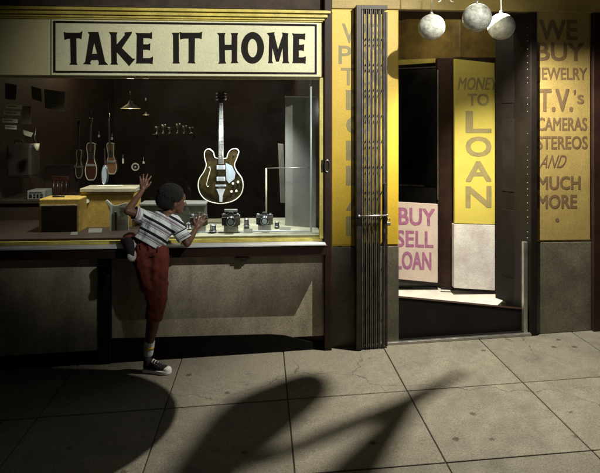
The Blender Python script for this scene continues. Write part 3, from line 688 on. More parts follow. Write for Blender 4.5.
for s_ in (-1, 1):
    pts = [P(220.7+s_*x, y, GY-.002) for x, y in [(12.5, 168), (11, 167), (10.4, 170), (12.4, 177), (14.2, 184), (13.4, 187), (12, 186)]]
    MB().tube(pts, [.004, .0035, .003, .004, .003, .0035, .004], 6).build('sound_hole', 'binding' if s_ < 0 else 'black_plastic', EG)
mb = MB()
for k in range(6): 
    f = k/5-.5; mb.tube([P(221.1+f*2.6, 103, GY-.016), P(221+f*5.2, 186, GY-.017), P(221+f*4, 190, GY-.013)], .0009, 4)
mb.build('strings', 'chrome', EG)
MB().tube([P(221, 92, GY), P(221, 84, GY), P(220.5, 60, GY)], .0018, 6).build('hanging_wire', 'steel', EG)

# steel display frame and tall panel on the right
fr_ = thing('display_rack', P(288, 232, .12), 'thin white metal tube rack standing at the right end of the window', 'rack')
MB().tube([P(311, 79, .10), P(311, 231.5, .10)], .0085, 10).build('upright', 'white_metal', fr_)
MB().tube([P(312, 231.3, .10), P(253, 231.3, .10)], .007, 10).build('bottom_rail', 'white_metal', fr_)
MB().tube([P(311, 167.6, .12), P(266.3, 168.2, .42)], .0035, 8).build('cross_rail', 'steel', fr_)
MB().tube([P(266.3, 168.2, .42), P(266.3, 229, .42)], .007, 8).build('rear_upright', 'shelf_cream', fr_)
tp = thing('tall_panel', P(303, 231, .5), 'tall pale grey cabinet board standing behind the white tube rack', 'panel')
flat('board', 'grey_board', [(285.3, 97), (316, 97.4), (316, 231), (285.3, 230.5)], [.42, .30, .30, .42], .03, tp)
flat('edge_strip', 'white_metal', [(284.7, 96), (316.2, 96.4), (316.2, 97.5), (284.7, 97.1)], [.415, .295, .295, .415], .04, tp)
tag(MB().tube([P(291.5, 96, .40), P(294.8, 81, .40)], [.004, .003], 6).build('wooden_rod', 'pale_guitar', None), 'thin wooden rod poking up from the top of the tall grey board', 'rod')
tag(flat('narrow_board', 'base_panel', [(278, 143.5), (283.6, 144), (285.5, 203), (280.5, 203)], [.55]*4, .02), 'narrow dirty brown board leaning left of the tall grey board', 'board')
for o in list(shop.children):
    if o.name.startswith('narrow_board'):
        o.parent = None; o.location = wloc(shop)

# amplifiers
am = thing('guitar_amplifier', P(58, 236, .30), 'smaller tweed guitar amplifier with dark grille front standing left in the window', 'amplifier', 'tweed amplifiers in the window')
def pb(px0, px1, py0, py1, y0, y1, name, m, par, bevel=.003): 
    return bx(name, m, *pbox(px0, px1, py0, py1, y0, y1), parent=par, bevel=bevel)
pb(38.5, 79.5, 199, 236.5, .28, .50, 'cabinet', 'tweed', am, .008)
pb(41.3, 76.5, 206.2, 232.8, .268, .279, 'grille', 'grille', am, .002)
mb = MB(); 
for q in ((40.4, 77.4, 204.8, 206.1), (40.4, 77.4, 232.9, 234)): mb.box(P(q[0], q[3], .270), P(q[1], q[2], .2795))
mb.build('grille_trim', 'shelf_cream', am)
mb = MB(); mb.tube([P(52, 199, .39), P(53, 196.4, .39), P(64, 196.4, .39), P(65, 199, .39)], .006, 8); mb.build('handle', 'black_plastic', am)
am2 = thing('guitar_amplifier', P(108, 235, .46), 'larger bare tweed amplifier behind the boy\'s raised arm', 'amplifier', 'tweed amplifiers in the window')
pb(80.5, 134.5, 192.5, 235.2, .46, .70, 'cabinet', 'tweed', am2, .008)
pb(79.6, 136, 188.5, 192.2, .44, .71, 'top_edge', 'shelf_cream', am2, .003)
mb = MB(); 
for q in ((81.8, 133, 194.2, 195.2), (81.8, 133, 231, 232), (81.8, 82.8, 195.3, 230.9), (132, 133, 195.3, 230.9)): mb.box(P(q[0], q[3], .4565), P(q[1], q[2], .4595))
mb.build('piping', 'letter_brown', am2)
MB().tube([P(87, 201, .459), P(87, 201, .452)], .018, 20).build('badge_disc', 'binding', am2)
mb = MB(); mb.tube([P(96, 188.5, .57), P(98, 186, .57), P(122, 185.6, .57), P(124, 188.3, .57)], .006, 8); mb.build('handle', 'binding', am2)
# folding stand / white document holder in front of the second amplifier
ms = thing('sheet_stand', P(117, 234, .3), 'white folding sheet holder with a dark clip standing before the larger amplifier', 'stand')
flat('sheet', 'paper', [(105.5, 201), (107.5, 199.8), (114.5, 206), (127, 202.5), (128.5, 224), (129, 232), (109.8, 232.5), (110, 212)], [.30]*8, .008, ms)
flat('fold_edge', 'binding', [(104.8, 201.3), (107, 199.6), (112, 205), (111.4, 232.4), (109.9, 232.4), (109.8, 208)], [.288]*6, .008, ms)
flat('clip', 'black_plastic', [(114.6, 213), (116.6, 213), (116.8, 230.5), (114.8, 230.5)], [.285]*4, .01, ms)
MB().ball(P(115.6, 212.5, .288), .012, 10, 8).build('clip_knob', 'black_plastic', ms)
mb = MB()
for x_, y_, w_ in ((119, 207.5, 6), (119, 211, 8), (118.5, 215.5, 5), (119, 219.5, 7), (119.5, 224, 6)): mb.box(P(x_, y_+.7, .2945), P(x_+w_, y_, .2995))
mb.build('printed_lines', 'drape', ms)
# radio on the counter
rd = thing('cassette_radio', P(36, 199, 1.1), 'silver cassette radio with dark slots on the counter behind the small amplifier', 'radio')
pb(27.2, 44.5, 190.6, 199.5, 1.10, 1.28, 'case', 'silver_face', rd, .004)
mb = MB()
for x_, y_, w_, h_ in ((29, 192.3, 13, .9), (29, 194.3, 3, 3.6), (33, 194.2, 2.6, 1.6), (33, 196.6, 2.6, 1.5), (36.6, 194.2, 2.2, 3.8), (39.8, 194.2, 3.2, 1.3), (39.8, 196.4, 3.2, 1.4)): mb.box(P(x_, y_+h_, 1.0955), P(x_+w_, y_, 1.0995))
mb.build('dials', 'black_plastic', rd)
ct = thing('counter', P(20, 216, 1.3), 'dark low counter behind the amplifiers carrying the silver radio', 'counter')
zt_ = P(36, 199.7, 1.1).z
bx('top', 'inside_floor', P(-60, 200, 1.05).x, P(78, 200, 1.05).x, 1.05, 1.6, zt_-.03, zt_, ct, .004)
bx('front', 'inside', P(-60, 200, 1.05).x, P(78, 200, 1.05).x-.02, 1.08, 1.58, .232, zt_-.031, ct, .004)

# film cameras on the deck
def film_camera(px, py, Y, s, lab, flash=False):
    b = P(px, py, Y); b.z = DK+.004
    t = thing('film_camera', b, lab, 'camera', 'film cameras on the window deck')
    def L(x, y, z): return (b.x+x*s, b.y+y*s, b.z+z*s)
    MB().box(L(-.055, -.02, 0), L(.055, .02, .05)).build('stand', 'steel', t, .003)
    MB().box(L(-.07, -.018, .052), L(.07, .018, .115)).build('body', 'black_plastic', t, .005)
    MB().box(L(-.07, -.0185, .1155), L(.07, .0185, .135)).build('top_plate', 'chrome', t, .003)
    MB().prism([L(-.026, -.024, .1352), L(.026, -.024, .1352), L(.016, -.024, .158), L(-.016, -.024, .158)], (0, .04*s, 0)).build('viewfinder', 'chrome', t, .003)
    ln = MB().tube([L(.0, -.018, .088), L(0, -.035, .088), L(0, -.036, .088), L(0, -.062, .088)], [.034*s, .034*s, .03*s, .03*s], 24).build('lens', 'black_plastic', t)
    mb = MB(); 
    for yy, rr in ((-.030, .0345), (-.058, .031)): mb.loop([L(rr*math.cos(a_), yy, .088+rr*math.sin(a_)) for a_ in [i*math.pi/12 for i in range(24)]], .0028*s, 6)
    mb.build('lens_ring', 'chrome', ln)
    MB().tube([L(0, -.0622, .088), L(0, -.0635, .088)], .022*s, 20).build('front_glass', 'pickguard', ln)
    for x_ in (-.052, .05): MB().tube([L(x_, 0, .1352), L(x_, 0, .146)], .012*s, 14).build('dial', 'chrome', t)
    MB().box(L(.03, -.020, .057), L(.066, -.0182, .11)).build('grip', 'base_panel', t, .001)
    if flash: MB().box(L(-.05, -.015, .1585), L(.05, .015, .176)).build('flash_unit', 'silver_face', t, .003)
    return t
film_camera(231, 234, .16, 1.0, 'black and chrome camera with a flat flash on top, beneath the hanging guitar', True)
film_camera(264.5, 234, .20, .93, 'black and chrome camera without flash beside the white tube rack')
film_camera(199, 232, .20, .95, 'black and chrome camera behind the boy\'s lower hand')
for px, py, Y, R0, hh, lab_ in ((213, 233, .15, .026, .06, 'short black camera lens standing between the boy\'s hand and the flash camera'), (246.5, 231, .32, .022, .075, 'slim black camera lens standing between the two right cameras'), (189, 231.5, .30, .028, .05, 'stubby black camera lens under the boy\'s lower hand'), (277, 231, .30, .02, .05, 'small black lens at the foot of the narrow brown board')):
    b_ = P(px, py, Y); b_.z = DK+.0005; t = thing('camera_lens', b_, lab_, 'lens', 'loose lenses on the window deck')
    MB().tube([b_, b_+Vector((0, 0, hh*.4)), b_+Vector((0, 0, hh*.42)), b_+Vector((0, 0, hh))], [R0, R0, R0*.86, R0*.86], 24).build('barrel', 'black_plastic', t)
    MB().loop([b_+Vector((R0*1.02*math.cos(a_), R0*1.02*math.sin(a_), hh*.3)) for a_ in [i*math.pi/12 for i in range(24)]], .003, 6).build('focus_ring', 'chrome', t)
    MB().loop([b_+Vector((R0*.88*math.cos(a_), R0*.88*math.sin(a_), hh)) for a_ in [i*math.pi/12 for i in range(24)]], .003, 6).build('rim', 'chrome', t)
# film boxes / green case behind the hand
gcs = thing('instrument_case', P(176, 233, .36), 'low grey green box behind the boy\'s shoulder on the window deck', 'box')
c = P(176, 200, .36)
bx('box', 'drape', P(140, 200, .36).x, P(205, 200, .36).x, .36, .55, DK+.002, P(176, 206, .36).z, gcs, .006)
bx('lid', 'grey_board', P(139, 200, .355).x, P(206, 200, .355).x, .354, .553, P(176, 205.8, .36).z, P(176, 203.5, .36).z, gcs, .004)
# price cards leaning at the deck front
def card(px, py, w, h, Y, lab):
    c = P(px, py, Y); c.z = DK+.002
    t = thing('price_card', c, lab, 'card', 'small cards lying on the window deck')
    MB().prism([c+Vector((-w/2, 0, 0)), c+Vector((w/2, 0, 0)), c+Vector((w/2, h*.5, h)), c+Vector((-w/2, h*.5, h))], (0, .002, 0)).build('card', 'paper', t)
card(248, 233, .07, .03, .12, 'small pale card between the two right cameras')
card(95, 235, .10, .03, .22, 'white card lying before the larger amplifier')
card(74, 236, .05, .02, .14, 'small pale card at the corner of the smaller amplifier')
card(285, 234, .09, .025, .2, 'pale card at the foot of the tall grey board')

# ------------------------------------------------------------------ deeper in the shop
def hanging_guitar(cx, top, neck_end, bot, w, Y, bodym, lab, tilt=0):
    t = thing('hanging_guitar', P(cx, bot, Y), lab, 'guitar', 'guitars hanging deep in the shop')
    h = bot-neck_end
    shape = [(0, 0), (.30, .02), (.36, .14), (.28, .34), (.30, .46), (.48, .66), (.46, .86), (.26, .99), (0, 1), (-.26, .99), (-.46, .86), (-.48, .66), (-.30, .46), (-.28, .34), (-.36, .14), (-.30, .02)]
    def q(x, y): return P(cx+x+tilt*(bot-y), y, Y)
    pts = catmull([q(a*w, neck_end+b*h) for a, b in shape], 3)
    MB().prism(pts, (0, .07, 0)).build('body', bodym, t, .004)
    MB().loop([p+Vector((0, -.002, 0)) for p in pts], .005, 6).build('binding', 'shelf_cream', t)
    MB().prism([q(-.9, neck_end+h*.25), q(.9, neck_end+h*.25), q(.6, top+6), q(-.6, top+6)], (0, -.02, 0)).build('neck', 'inside_floor', t)
    MB().prism([q(-1.3, top+6), q(1.3, top+6), q(1.6, top), q(-1.6, top)], (0, -.02, 0)).build('headstock', 'old_guitar', t, .002)
    c = q(0, neck_end+h*.6); MB().box(c+Vector((-.05, -.012, -.012)), c+Vector((.05, -.0005, .012))).build('bridge', 'steel', t, .002)
    c = q(0, neck_end+h*.36); MB().tube([c+Vector((0, -.0005, 0)), c+Vector((0, -.004, 0))], .035, 20).build('sound_hole', 'black_plastic', t)
    MB().tube([q(0, top), q(0, top-12)], .003, 5).build('hanging_wire', 'iron', t)
    return t
hanging_guitar(91, 118, 143, 180, 11.5, 1.6, 'old_guitar', 'reddish brown guitar hanging left of the oval banjo head')
hanging_guitar(112, 113, 143, 174, 9.5, 1.7, 'pale_guitar', 'small honey brown guitar hanging tilted right of the banjo', -.06)
hanging_guitar(79, 120, 150, 178, 7, 2.1, 'inside_floor', 'very dark guitar hanging behind the reddish brown one')
bj = thing('banjo', P(104.5, 186, 1.6), 'banjo with a pale round head hanging between two guitars', 'banjo')
mb = MB(); pts = [P(104.3+2.9*math.cos(t), 175+9.6*math.sin(t), 1.55) for t in [i*math.pi/10 for i in range(20)]]
MB().prism(pts, (0, .05, 0)).build('head', 'pickguard', bj)
MB().loop(pts, .006, 6).build('rim', 'chrome', bj)
MB().prism([P(103.9, 165, 1.55), P(105.3, 165, 1.55), P(105, 148, 1.6), P(104.2, 148, 1.6)], (0, .02, 0)).build('neck', 'old_guitar', bj)
# pendant lamps
def pendant(px, py, w, Y, lab, power):
    c = P(px, py, Y); t = thing('pendant_lamp', c, lab, 'lamp', 'pendant lamps in the shop'); k = (Y-CAM.y)/FPX; r = w*k/2
    mb = MB(); mb.tube([c, c+Vector((0, 0, r*.18)), c+Vector((0, 0, r*.5)), c+Vector((0, 0, r*.8))], [r, r*.72, r*.25, r*.16], 24, caps=False); mb.build('shade', 'shelf_cream', t)
    MB().ball(c+Vector((0, 0, r*.22)), r*.26, 12, 8).build('bulb', 'bulb', t)
    MB().tube([c+Vector((0, 0, r*.8)), (c.x, c.y, 2.745)], .004, 6).build('cord', 'iron', t)
    MB().tube([P(px, py-17, Y-.01), P(px, py-14, Y-.01)], .008, 8).build('cord_grip', 'binding', t)
    lamp('pendant_light', 'POINT', c+Vector((0, 0, -.03)), power, (1, .78, .45), None, .04)
pendant(130.5, 108.5, 19, 2.2, 'wide shallow pendant lamp hanging in the dark shop, the larger one', 2.2)
pendant(146, 115, 6.5, 3.0, 'tiny pendant lamp further back to the right of the wide one', .6)
# reel on the wall, small bright things
cl = thing('wall_clock', P(135.5, 167, 1.9), 'small round white ringed clock above the amplifiers', 'clock')
c = P(135.5, 167, 1.9); MB().tube([c+Vector((0, .03, 0)), c], .038, 24).build('face', 'black_plastic', cl)
MB().loop([c+Vector((.036*math.cos(a_), -.004, .036*math.sin(a_))) for a_ in [i*math.pi/12 for i in range(24)]], .008, 6).build('rim', 'binding', cl)
MB().ball(c+Vector((0, -.004, 0)), .009, 10, 8).build('hub', 'binding', cl)
for px, py, h, lab_ in ((99, 136, 2.4, 'small white price tag hanging beside the reddish brown guitar'), (143.6, 162.5, 2.4, 'small white tag hanging right of the ringed clock'), (123, 161, 5, 'narrow white tag hanging left of the ringed clock'), (112, 138.6, 2.6, 'small white tag on the neck of the honey brown guitar')):
    Y = 1.5; t = thing('price_tag', P(px, py, Y), lab_, 'tag', 'price tags hanging in the shop')
    MB().box(P(px-.9, py+h/2, Y), P(px+.9, py-h/2, Y+.003)).build('tag', 'paper', t)
    MB().tube([P(px, py-h/2, Y), P(px, py-h/2-4, Y)], .001, 4).build('string', 'binding', t)
sh = thing('wall_shelf', P(172, 135, 3.2), 'narrow dark shelf on the far shop wall above the boy', 'shelf')
bx('board', 'old_guitar', P(152, 134, 3.2).x, P(198, 134, 3.2).x, 3.2, 3.4, P(172, 135, 3.2).z, P(172, 134, 3.2).z, sh, .003)
for px in (156, 194): MB().box(P(px-.5, 139, 3.22), P(px+.5, 135.1, 3.38)).build('bracket', 'iron', sh)
for k, (px, h_) in enumerate(((157, .10), (163.5, .13), (170, .09), (178, .14), (184.5, .11), (191, .09))):
    b_ = P(px, 134, 3.28); b_.z = P(172, 134, 3.2).z+.001
    t = thing('trophy_cup', b_, 'small dull metal cup standing on the shelf on the far shop wall', 'cup', 'metal cups on the far wall shelf')
    MB().tube([b_, b_+Vector((0, 0, h_*.12)), b_+Vector((0, 0, h_*.2)), b_+Vector((0, 0, h_*.45)), b_+Vector((0, 0, h_*.7)), b_+Vector((0, 0, h_))], [.028, .026, .008, .009, .03, .036], 18).build('bowl', 'steel', t)
# papers and notices pinned at the left
def notice(pix, Y, lab, lines=3, m='paper'):
    c = P(sum(p[0] for p in pix)/4, max(p[1] for p in pix), Y); t = thing('notice', c, lab, 'notice', 'papers hung up at the left of the window')
    MB().prism([P(x, y, Y) for x, y in pix], (0, .004, 0)).build('sheet', m, t)
    if lines:
        mb = MB(); (x0, y0), (x1, y1), (x2, y2), (x3, y3) = pix
        for k in range(lines):
            f = (k+.7)/(lines+.6); a0 = (x0+(x3-x0)*f, y0+(y3-y0)*f); b0 = (x1+(x2-x1)*f, y1+(y2-y1)*f); e = random.uniform(.65, .9); h = .35
            p = [(a0[0]+(b0[0]-a0[0])*.12, a0[1]+(b0[1]-a0[1])*.12-h), (a0[0]+(b0[0]-a0[0])*e, a0[1]+(b0[1]-a0[1])*e-h), (a0[0]+(b0[0]-a0[0])*e, a0[1]+(b0[1]-a0[1])*e+h), (a0[0]+(b0[0]-a0[0])*.12, a0[1]+(b0[1]-a0[1])*.12+h)]
            mb.prism([P(x, y, Y-.003) for x, y in p], (0, .0025, 0))
        mb.build('printed_lines', 'black_plastic', t)
    return t
notice([(44, 89), (65, 92), (64, 112), (45, 108)], .9, 'largest tilted grey notice with printed lines below the sign', 5, 'drape')
notice([(31, 86), (41, 89), (42, 102), (32, 99)], .9, 'narrow grey notice left of the largest tilted one', 3, 'drape')
notice([(22, 106), (31, 106), (31, 124), (22, 124)], .8, 'upright grey sheet right of the stacked white strips', 0, 'base_panel')
notice([(5, 83), (17, 85), (16, 100), (5, 99)], .85, 'reddish brown sheet at the far left top of the window', 0, 'old_guitar')
for i, (x, y, w_, lb_) in enumerate(((5.5, 104.5, 16, 'topmost of the four white paper strips stacked at the far left'), (3.5, 111, 16.5, 'second from top of the four white paper strips'), (2, 118.5, 15.5, 'third from top of the four white paper strips'), (5, 125, 11.5, 'lowest and shortest of the four white paper strips'))):
    notice([(x, y), (x+w_, y+.6), (x+w_, y+4.6), (x, y+3.8)], .7+.02*i, lb_, 1, 'binding')
notice([(23, 130), (33, 133), (31, 137), (24, 135)], .75, 'small crumpled white slip under the paper strips', 0)
cup = thing('hanging_cup', P(36.5, 151, .8), 'pale cup hanging under the crumpled slips at the left', 'cup')
c0, c1 = P(36.5, 150.5, .8), P(36.5, 143.5, .8); MB().tube([c0, c1], [.017, .026], 18).build('cup', 'shelf_cream', cup)
MB().tube([c1, P(34.5, 138, .8), P(36, 128, .8)], .0015, 5).build('string', 'steel', cup)
bc = thing('brown_case', P(19, 176, 1.0), 'large worn brown instrument case standing in shadow at the far left', 'case')
bx('case', 'inside_floor', P(5, 150, 1.0).x, P(32, 150, 1.0).x, 1.0, 1.2, P(19, 178, 1.0).z, P(19, 144, 1.0).z, bc, .03)
MB().tube([P(14, 144, 1.1), P(15, 141, 1.1), P(23, 141, 1.1), P(24, 144, 1.1)], .007, 8).build('handle', 'black_plastic', bc)
for o in (bc,): pass
ch = thing('wooden_chair', P(60, 199.5, 1.3), 'dark wooden chair back showing behind the smaller amplifier', 'chair')
for px in (53.5, 57.3, 61.5, 66): MB().tube([P(px, 200, 1.3), P(px+.2, 178, 1.32)], .009, 8).build('spindle', 'old_guitar', ch)
flat('top_rail', 'old_guitar', [(52, 176), (68, 176.5), (68, 180.5), (52, 180)], [1.3]*4, .025, ch)
flat('seat', 'old_guitar', [(51, 195.5), (69, 196), (69, 199.2), (51, 199.2)], [1.25]*4, .3, ch)
# a small guitar in the inner display case
hg = hanging_guitar(408, 128, 150, 168, 6, 1.8, 'black_plastic', 'small dark guitar in the display case inside the doorway')
for pa, pb_, lab_ in (((413.5, 169), (424.5, 138), 'long thin steel rod leaning in the doorway display case'), ((410, 148), (421, 108), 'fine steel rod leaning behind the longer one in the doorway case')):
    tag(MB().tube([P(*pa, 1.3), P(*pb_, 1.35)], .004, 6).build('metal_rod', 'steel'), lab_, 'rod')
jw = thing('price_tag', P(431, 136, 1.1), 'white tag hanging high in the doorway display case', 'tag', 'price tags hanging in the shop')
flat('tag', 'paper', [(430, 124), (432.5, 123), (433, 133), (430.5, 134.5)], [1.1]*4, .003, jw)
jw = thing('price_tag', P(407, 163, 1.1), 'white ringed tag low in the doorway display case', 'tag', 'price tags hanging in the shop')
MB().loop([P(406.8+1.8*math.cos(a_), 157+7*math.sin(a_), 1.25) for a_ in [i*math.pi/8 for i in range(16)]], .005, 6).build('ring', 'binding', jw)

# ------------------------------------------------------------------ the boy
def grow(parts, voxel=.005, smooth=4, cut=None, disp=0, dscale=.06):
    """one continuous surface from tapered capsules and ellipsoids: ('c', p0, r0, p1, r1) or ('e', c, (rx, ry, rz), euler)"""
    bm = bmesh.new()
    for q in parts:
        t = bmesh.new()
        if q[0] == 'c':
            _, p0, r0, p1, r1 = q
            for p, r in ((p0, r0), (p1, r1)): bmesh.ops.create_icosphere(t, subdivisions=2, radius=r, matrix=Matrix.Translation(p))
            h = bmesh.ops.convex_hull(t, input=t.verts)
            bmesh.ops.delete(t, geom=list({v for v in h['geom_interior'] + h['geom_unused'] if isinstance(v, bmesh.types.BMVert)}), context='VERTS')
        else:
            from mathutils import Euler
            rot = Euler(q[3] if len(q) > 3 else (0, 0, 0)).to_matrix().to_4x4()
            bmesh.ops.create_icosphere(t, subdivisions=3, radius=1, matrix=Matrix.Translation(q[1]) @ rot @ Matrix.Diagonal((*q[2], 1)))
        m = bpy.data.meshes.new('t'); t.to_mesh(m); t.free(); bm.from_mesh(m); bpy.data.meshes.remove(m)
    me = bpy.data.meshes.new('g'); bm.to_mesh(me); bm.free()
    o = bpy.data.objects.new('g', me); COL.objects.link(o)
    r = o.modifiers.new('r', 'REMESH'); r.mode = 'VOXEL'; r.voxel_size = voxel
    if smooth: s = o.modifiers.new('s', 'SMOOTH'); s.factor = .5; s.iterations = smooth
    if disp:
        tx = bpy.data.textures.new('folds', 'CLOUDS'); tx.noise_scale = dscale
        d = o.modifiers.new('d', 'DISPLACE'); d.texture = tx; d.strength = disp; d.mid_level = .5; d.texture_coords = 'LOCAL'
    dg = bpy.context.evaluated_depsgraph_get(); dg.update()
    out = bpy.data.meshes.new_from_object(o.evaluated_get(dg)); bpy.data.objects.remove(o)
    if cut:
        b = bmesh.new(); b.from_mesh(out)
        for co, no in cut:
            bmesh.ops.bisect_plane(b, geom=list(b.verts)+list(b.edges)+list(b.faces), plane_co=co, plane_no=no, clear_outer=True)
            ed = [e for e in b.edges if e.is_boundary]
            if ed: bmesh.ops.edgeloop_fill(b, edges=ed)
        b.to_mesh(out); b.free()
    return out

GB = -.20                                   # general distance of the boy in front of the glass
foot_px = P(152, 364, -.19)
boy = thing('person', Vector((foot_px.x, -.19, gz(foot_px.x))), 'boy in striped shirt and dark red trousers leaning on the window ledge, hand raised', 'person')
pelv = P(150.5, 250, -.235); waist = P(152.5, 240, -.235); chest = P(160, 226, -.20); nb = P(168, 215, -.175); head = P(173.3, 200.5, -.165)
shL = P(146, 216.5, -.19); elL = P(127.5, 211, -.27); wrL = P(142.3, 190.5, -.075)
shR = P(176.5, 223.5, -.20); elR = P(187.3, 243.5, -.215); wrR = P(196.2, 228.5, -.075)
hipL = P(143.5, 253, -.225); knL = P(129, 240.5, -.06); anL = P(133, 246, -.27)
hipR = P(156.5, 254, -.225); knR = P(156.5, 303, -.235); anR = P(148.3, 349, -.185)
gf = gz(anR.x)
bodyp = [('c', pelv, .075, waist, .07), ('c', waist, .07, chest, .082), ('c', chest, .08, P(166, 218, -.19), .06), ('c', shL, .040, shR, .038),
  ('c', nb, .034, P(172, 209, -.17), .032),
  ('c', shL, .038, elL, .027), ('c', elL, .0265, elL*.6+wrL*.4, .0255), ('c', elL*.6+wrL*.4, .0255, wrL, .0165),
  ('c', shR, .038, elR, .027), ('c', elR, .0265, elR*.6+wrR*.4, .0255), ('c', elR*.6+wrR*.4, .0255, wrR, .0165),
  ('c', hipL, .07, knL, .046), ('c', knL, .042, knL*.55+anL*.45, .040), ('c', knL*.55+anL*.45, .040, anL, .024),
  ('c', hipR, .072, knR, .045), ('c', knR, .045, knR*.6+anR*.4, .048), ('c', knR*.6+anR*.4, .048, anR, .027),
  ('c', anR, .025, Vector((anR.x-.012, anR.y, gf+.035)), .026), ('c', Vector((anR.x-.012, anR.y, gf+.035)), .026, Vector((anR.x+.11, anR.y-.03, gf+.028)), .022)]
# head: looks to the right and into the window, slightly down
F = Vector((.88, .44, -.10)).normalized(); UPH = Vector((.10, .0, 1)); UPH = (UPH-F*UPH.dot(F)).normalized(); SD = F.cross(UPH)   # SD = the side of his right ear
def H(f, s, u_): return head + F*f + SD*s + UPH*u_
import mathutils
Rm = Matrix((F, SD, UPH)).transposed(); he = Rm.to_euler()
bodyp += [('e', H(-.008, 0, .018), (.088, .070, .082), he), ('c', H(.030, 0, -.030), .047, H(.046, 0, -.066), .028), ('c', H(.035, 0, .02), .052, H(.03, 0, -.03), .05),
  ('c', H(.078, 0, -.002), .008, H(.092, 0, -.026), .0115), ('e', H(.084, .010, -.030), (.010, .008, .007), he), ('e', H(.084, -.010, -.030), (.010, .008, .007), he),
  ('c', H(.072, -.016, -.047), .0065, H(.072, .016, -.047), .0065), ('c', H(.069, -.014, -.057), .0065, H(.069, .014, -.057), .0065),
  ('c', H(.070, -.03, .014), .008, H(.070, .03, .014), .008), ('e', H(.066, 0, -.075), (.016, .016, .014), he)]
for s_ in (-1, 1):
    bodyp += [('e', H(-.006, s_*.070, -.016), (.013, .007, .023), he), ('c', H(-.012, s_*.073, .002), .006, H(-.012, s_*.073, -.022), .005)]
# hands
def hand(wr, mid, nrm, side, spread, curl, thumb_dir):
    """wr wrist, mid direction of the middle finger, nrm out of the back of the hand, side = across towards the little finger"""
    ps = []; mid = mid.normalized(); side = (side-mid*side.dot(mid)).normalized(); pal = wr+mid*.048
    ps += [('c', wr, .0165, wr+mid*.012, .0165)]
    for k, o_ in enumerate((-.0225, -.0075, .0075, .0215)):
        root = wr+mid*(.058-.003*abs(k-1))+side*o_
        ps += [('c', wr+mid*.008+side*o_*.5, .0125, root, .0095)]
        L = (.052, .058, .054, .043)[k]; a = spread[k]; d = (mid*math.cos(a)+side*math.sin(a)).normalized()
        p = root
        for j, (fl, fr) in enumerate(((.42, .0078), (.32, .0072), (.26, .0064))):
            c = curl[k]*(j+.3); dd = (d*math.cos(c)-nrm*math.sin(c)).normalized(); q_ = p+dd*L*fl
            ps += [('c', p, (.0083, .0076, .0071)[j], q_, fr)]; p = q_
    tb = wr+mid*.014-side*.016; t1 = tb+(thumb_dir.normalized()*.030); t2 = t1+(thumb_dir.normalized()*.55+mid*.6).normalized()*.027
    ps += [('c', tb, .0125, t1, .0092), ('c', t1, .009, t2, .0068)]
    return ps
# raised left hand: palm on the glass, fingers up and spread (seen from the back; thumb towards the right)
bodyp += hand(wrL+Vector((.0, .012, .006)), Vector((.12, .16, .97)), Vector((0, -1, .1)), Vector((-1, 0, .1)), (-.42, -.16, .10, .38), (.16, .12, .14, .2), Vector((.8, .1, .55)))
# right hand: flat to the glass, fingers up and leaning right, thumb to the left
bodyp += hand(wrR+Vector((.004, .010, .004)), Vector((.48, .20, .85)), Vector((.1, -1, .1)), Vector((.85, 0, -.5)), (-.36, -.12, .12, .40), (.14, .1, .14, .22), Vector((-.45, .15, .75)))
body = link('body', grow(bodyp, .0036, 5), 'skin', boy, smooth=True)
for s_ in (-1, 1):
    MB().ball(H(.066, s_*.027, .002), .0125, 14, 10).build('eye', 'eye', boy)
    MB().ball(H(.0765, s_*.0275, .002), .0050, 10, 8).build('pupil', 'black_plastic', boy)
# afro hair
random.seed(3)
hp = [('e', H(-.024, 0, .042), (.092, .094, .080), he), ('e', H(-.056, 0, .006), (.068, .086, .074), he), ('e', H(-.045, 0, -.020), (.050, .066, .045), he)]
for i in range(260):
    a_, b_ = random.uniform(0, 2*math.pi), random.uniform(-.35, 1)
    v = Vector((math.cos(a_)*math.sqrt(1-b_*b_), math.sin(a_)*math.sqrt(1-b_*b_), b_))
    if v.x > .45 and v.z < .35: continue
    hp.append(('e', H(-.026+v.x*.089, v.y*.092, .037+v.z*.081), (random.uniform(.005, .009),)*3, he))
link('hair', grow(hp, .0045, 1, disp=.009, dscale=.009), 'hair', boy, smooth=True)
# shirt: torso, two short sleeves, hem; neckline cut by the neck
ax = (nb-waist).normalized()
hemc = P(149.5, 244.5, -.235)
tp_ = [('c', hemc-ax*.03, .098, waist, .096), ('c', waist, .096, chest, .100), ('c', chest, .093, P(165.5, 219, -.185), .066), ('c', P(147, 218.5, -.19), .053, P(175, 224.5, -.197), .054), ('c', P(165, 219, -.185), .06, nb-ax*.012, .046),
   ('c', hemc-ax*.03+Vector((-.045, 0, .014)), .078, chest+Vector((-.045, 0, -.01)), .078), ('c', hemc-ax*.03+Vector((.035, 0, -.012)), .068, chest+Vector((.03, 0, 0)), .075)]
sl_end_L = shL*.42+elL*.58; sl_end_R = shR*.22+elR*.78
sleeves = [('c', P(147, 218, -.19), .052, sl_end_L, .052), ('c', P(174, 223, -.2), .056, sl_end_R+ (elR-shR)*.1, .050), ('c', P(160, 217.5, -.19), .058, P(174, 222, -.195), .056)]
dL = (elL-shL).normalized(); dR = (elR-shR).normalized()
sm = grow(tp_+sleeves, .006, 5, disp=.018, dscale=.055)
b = bmesh.new(); b.from_mesh(sm)
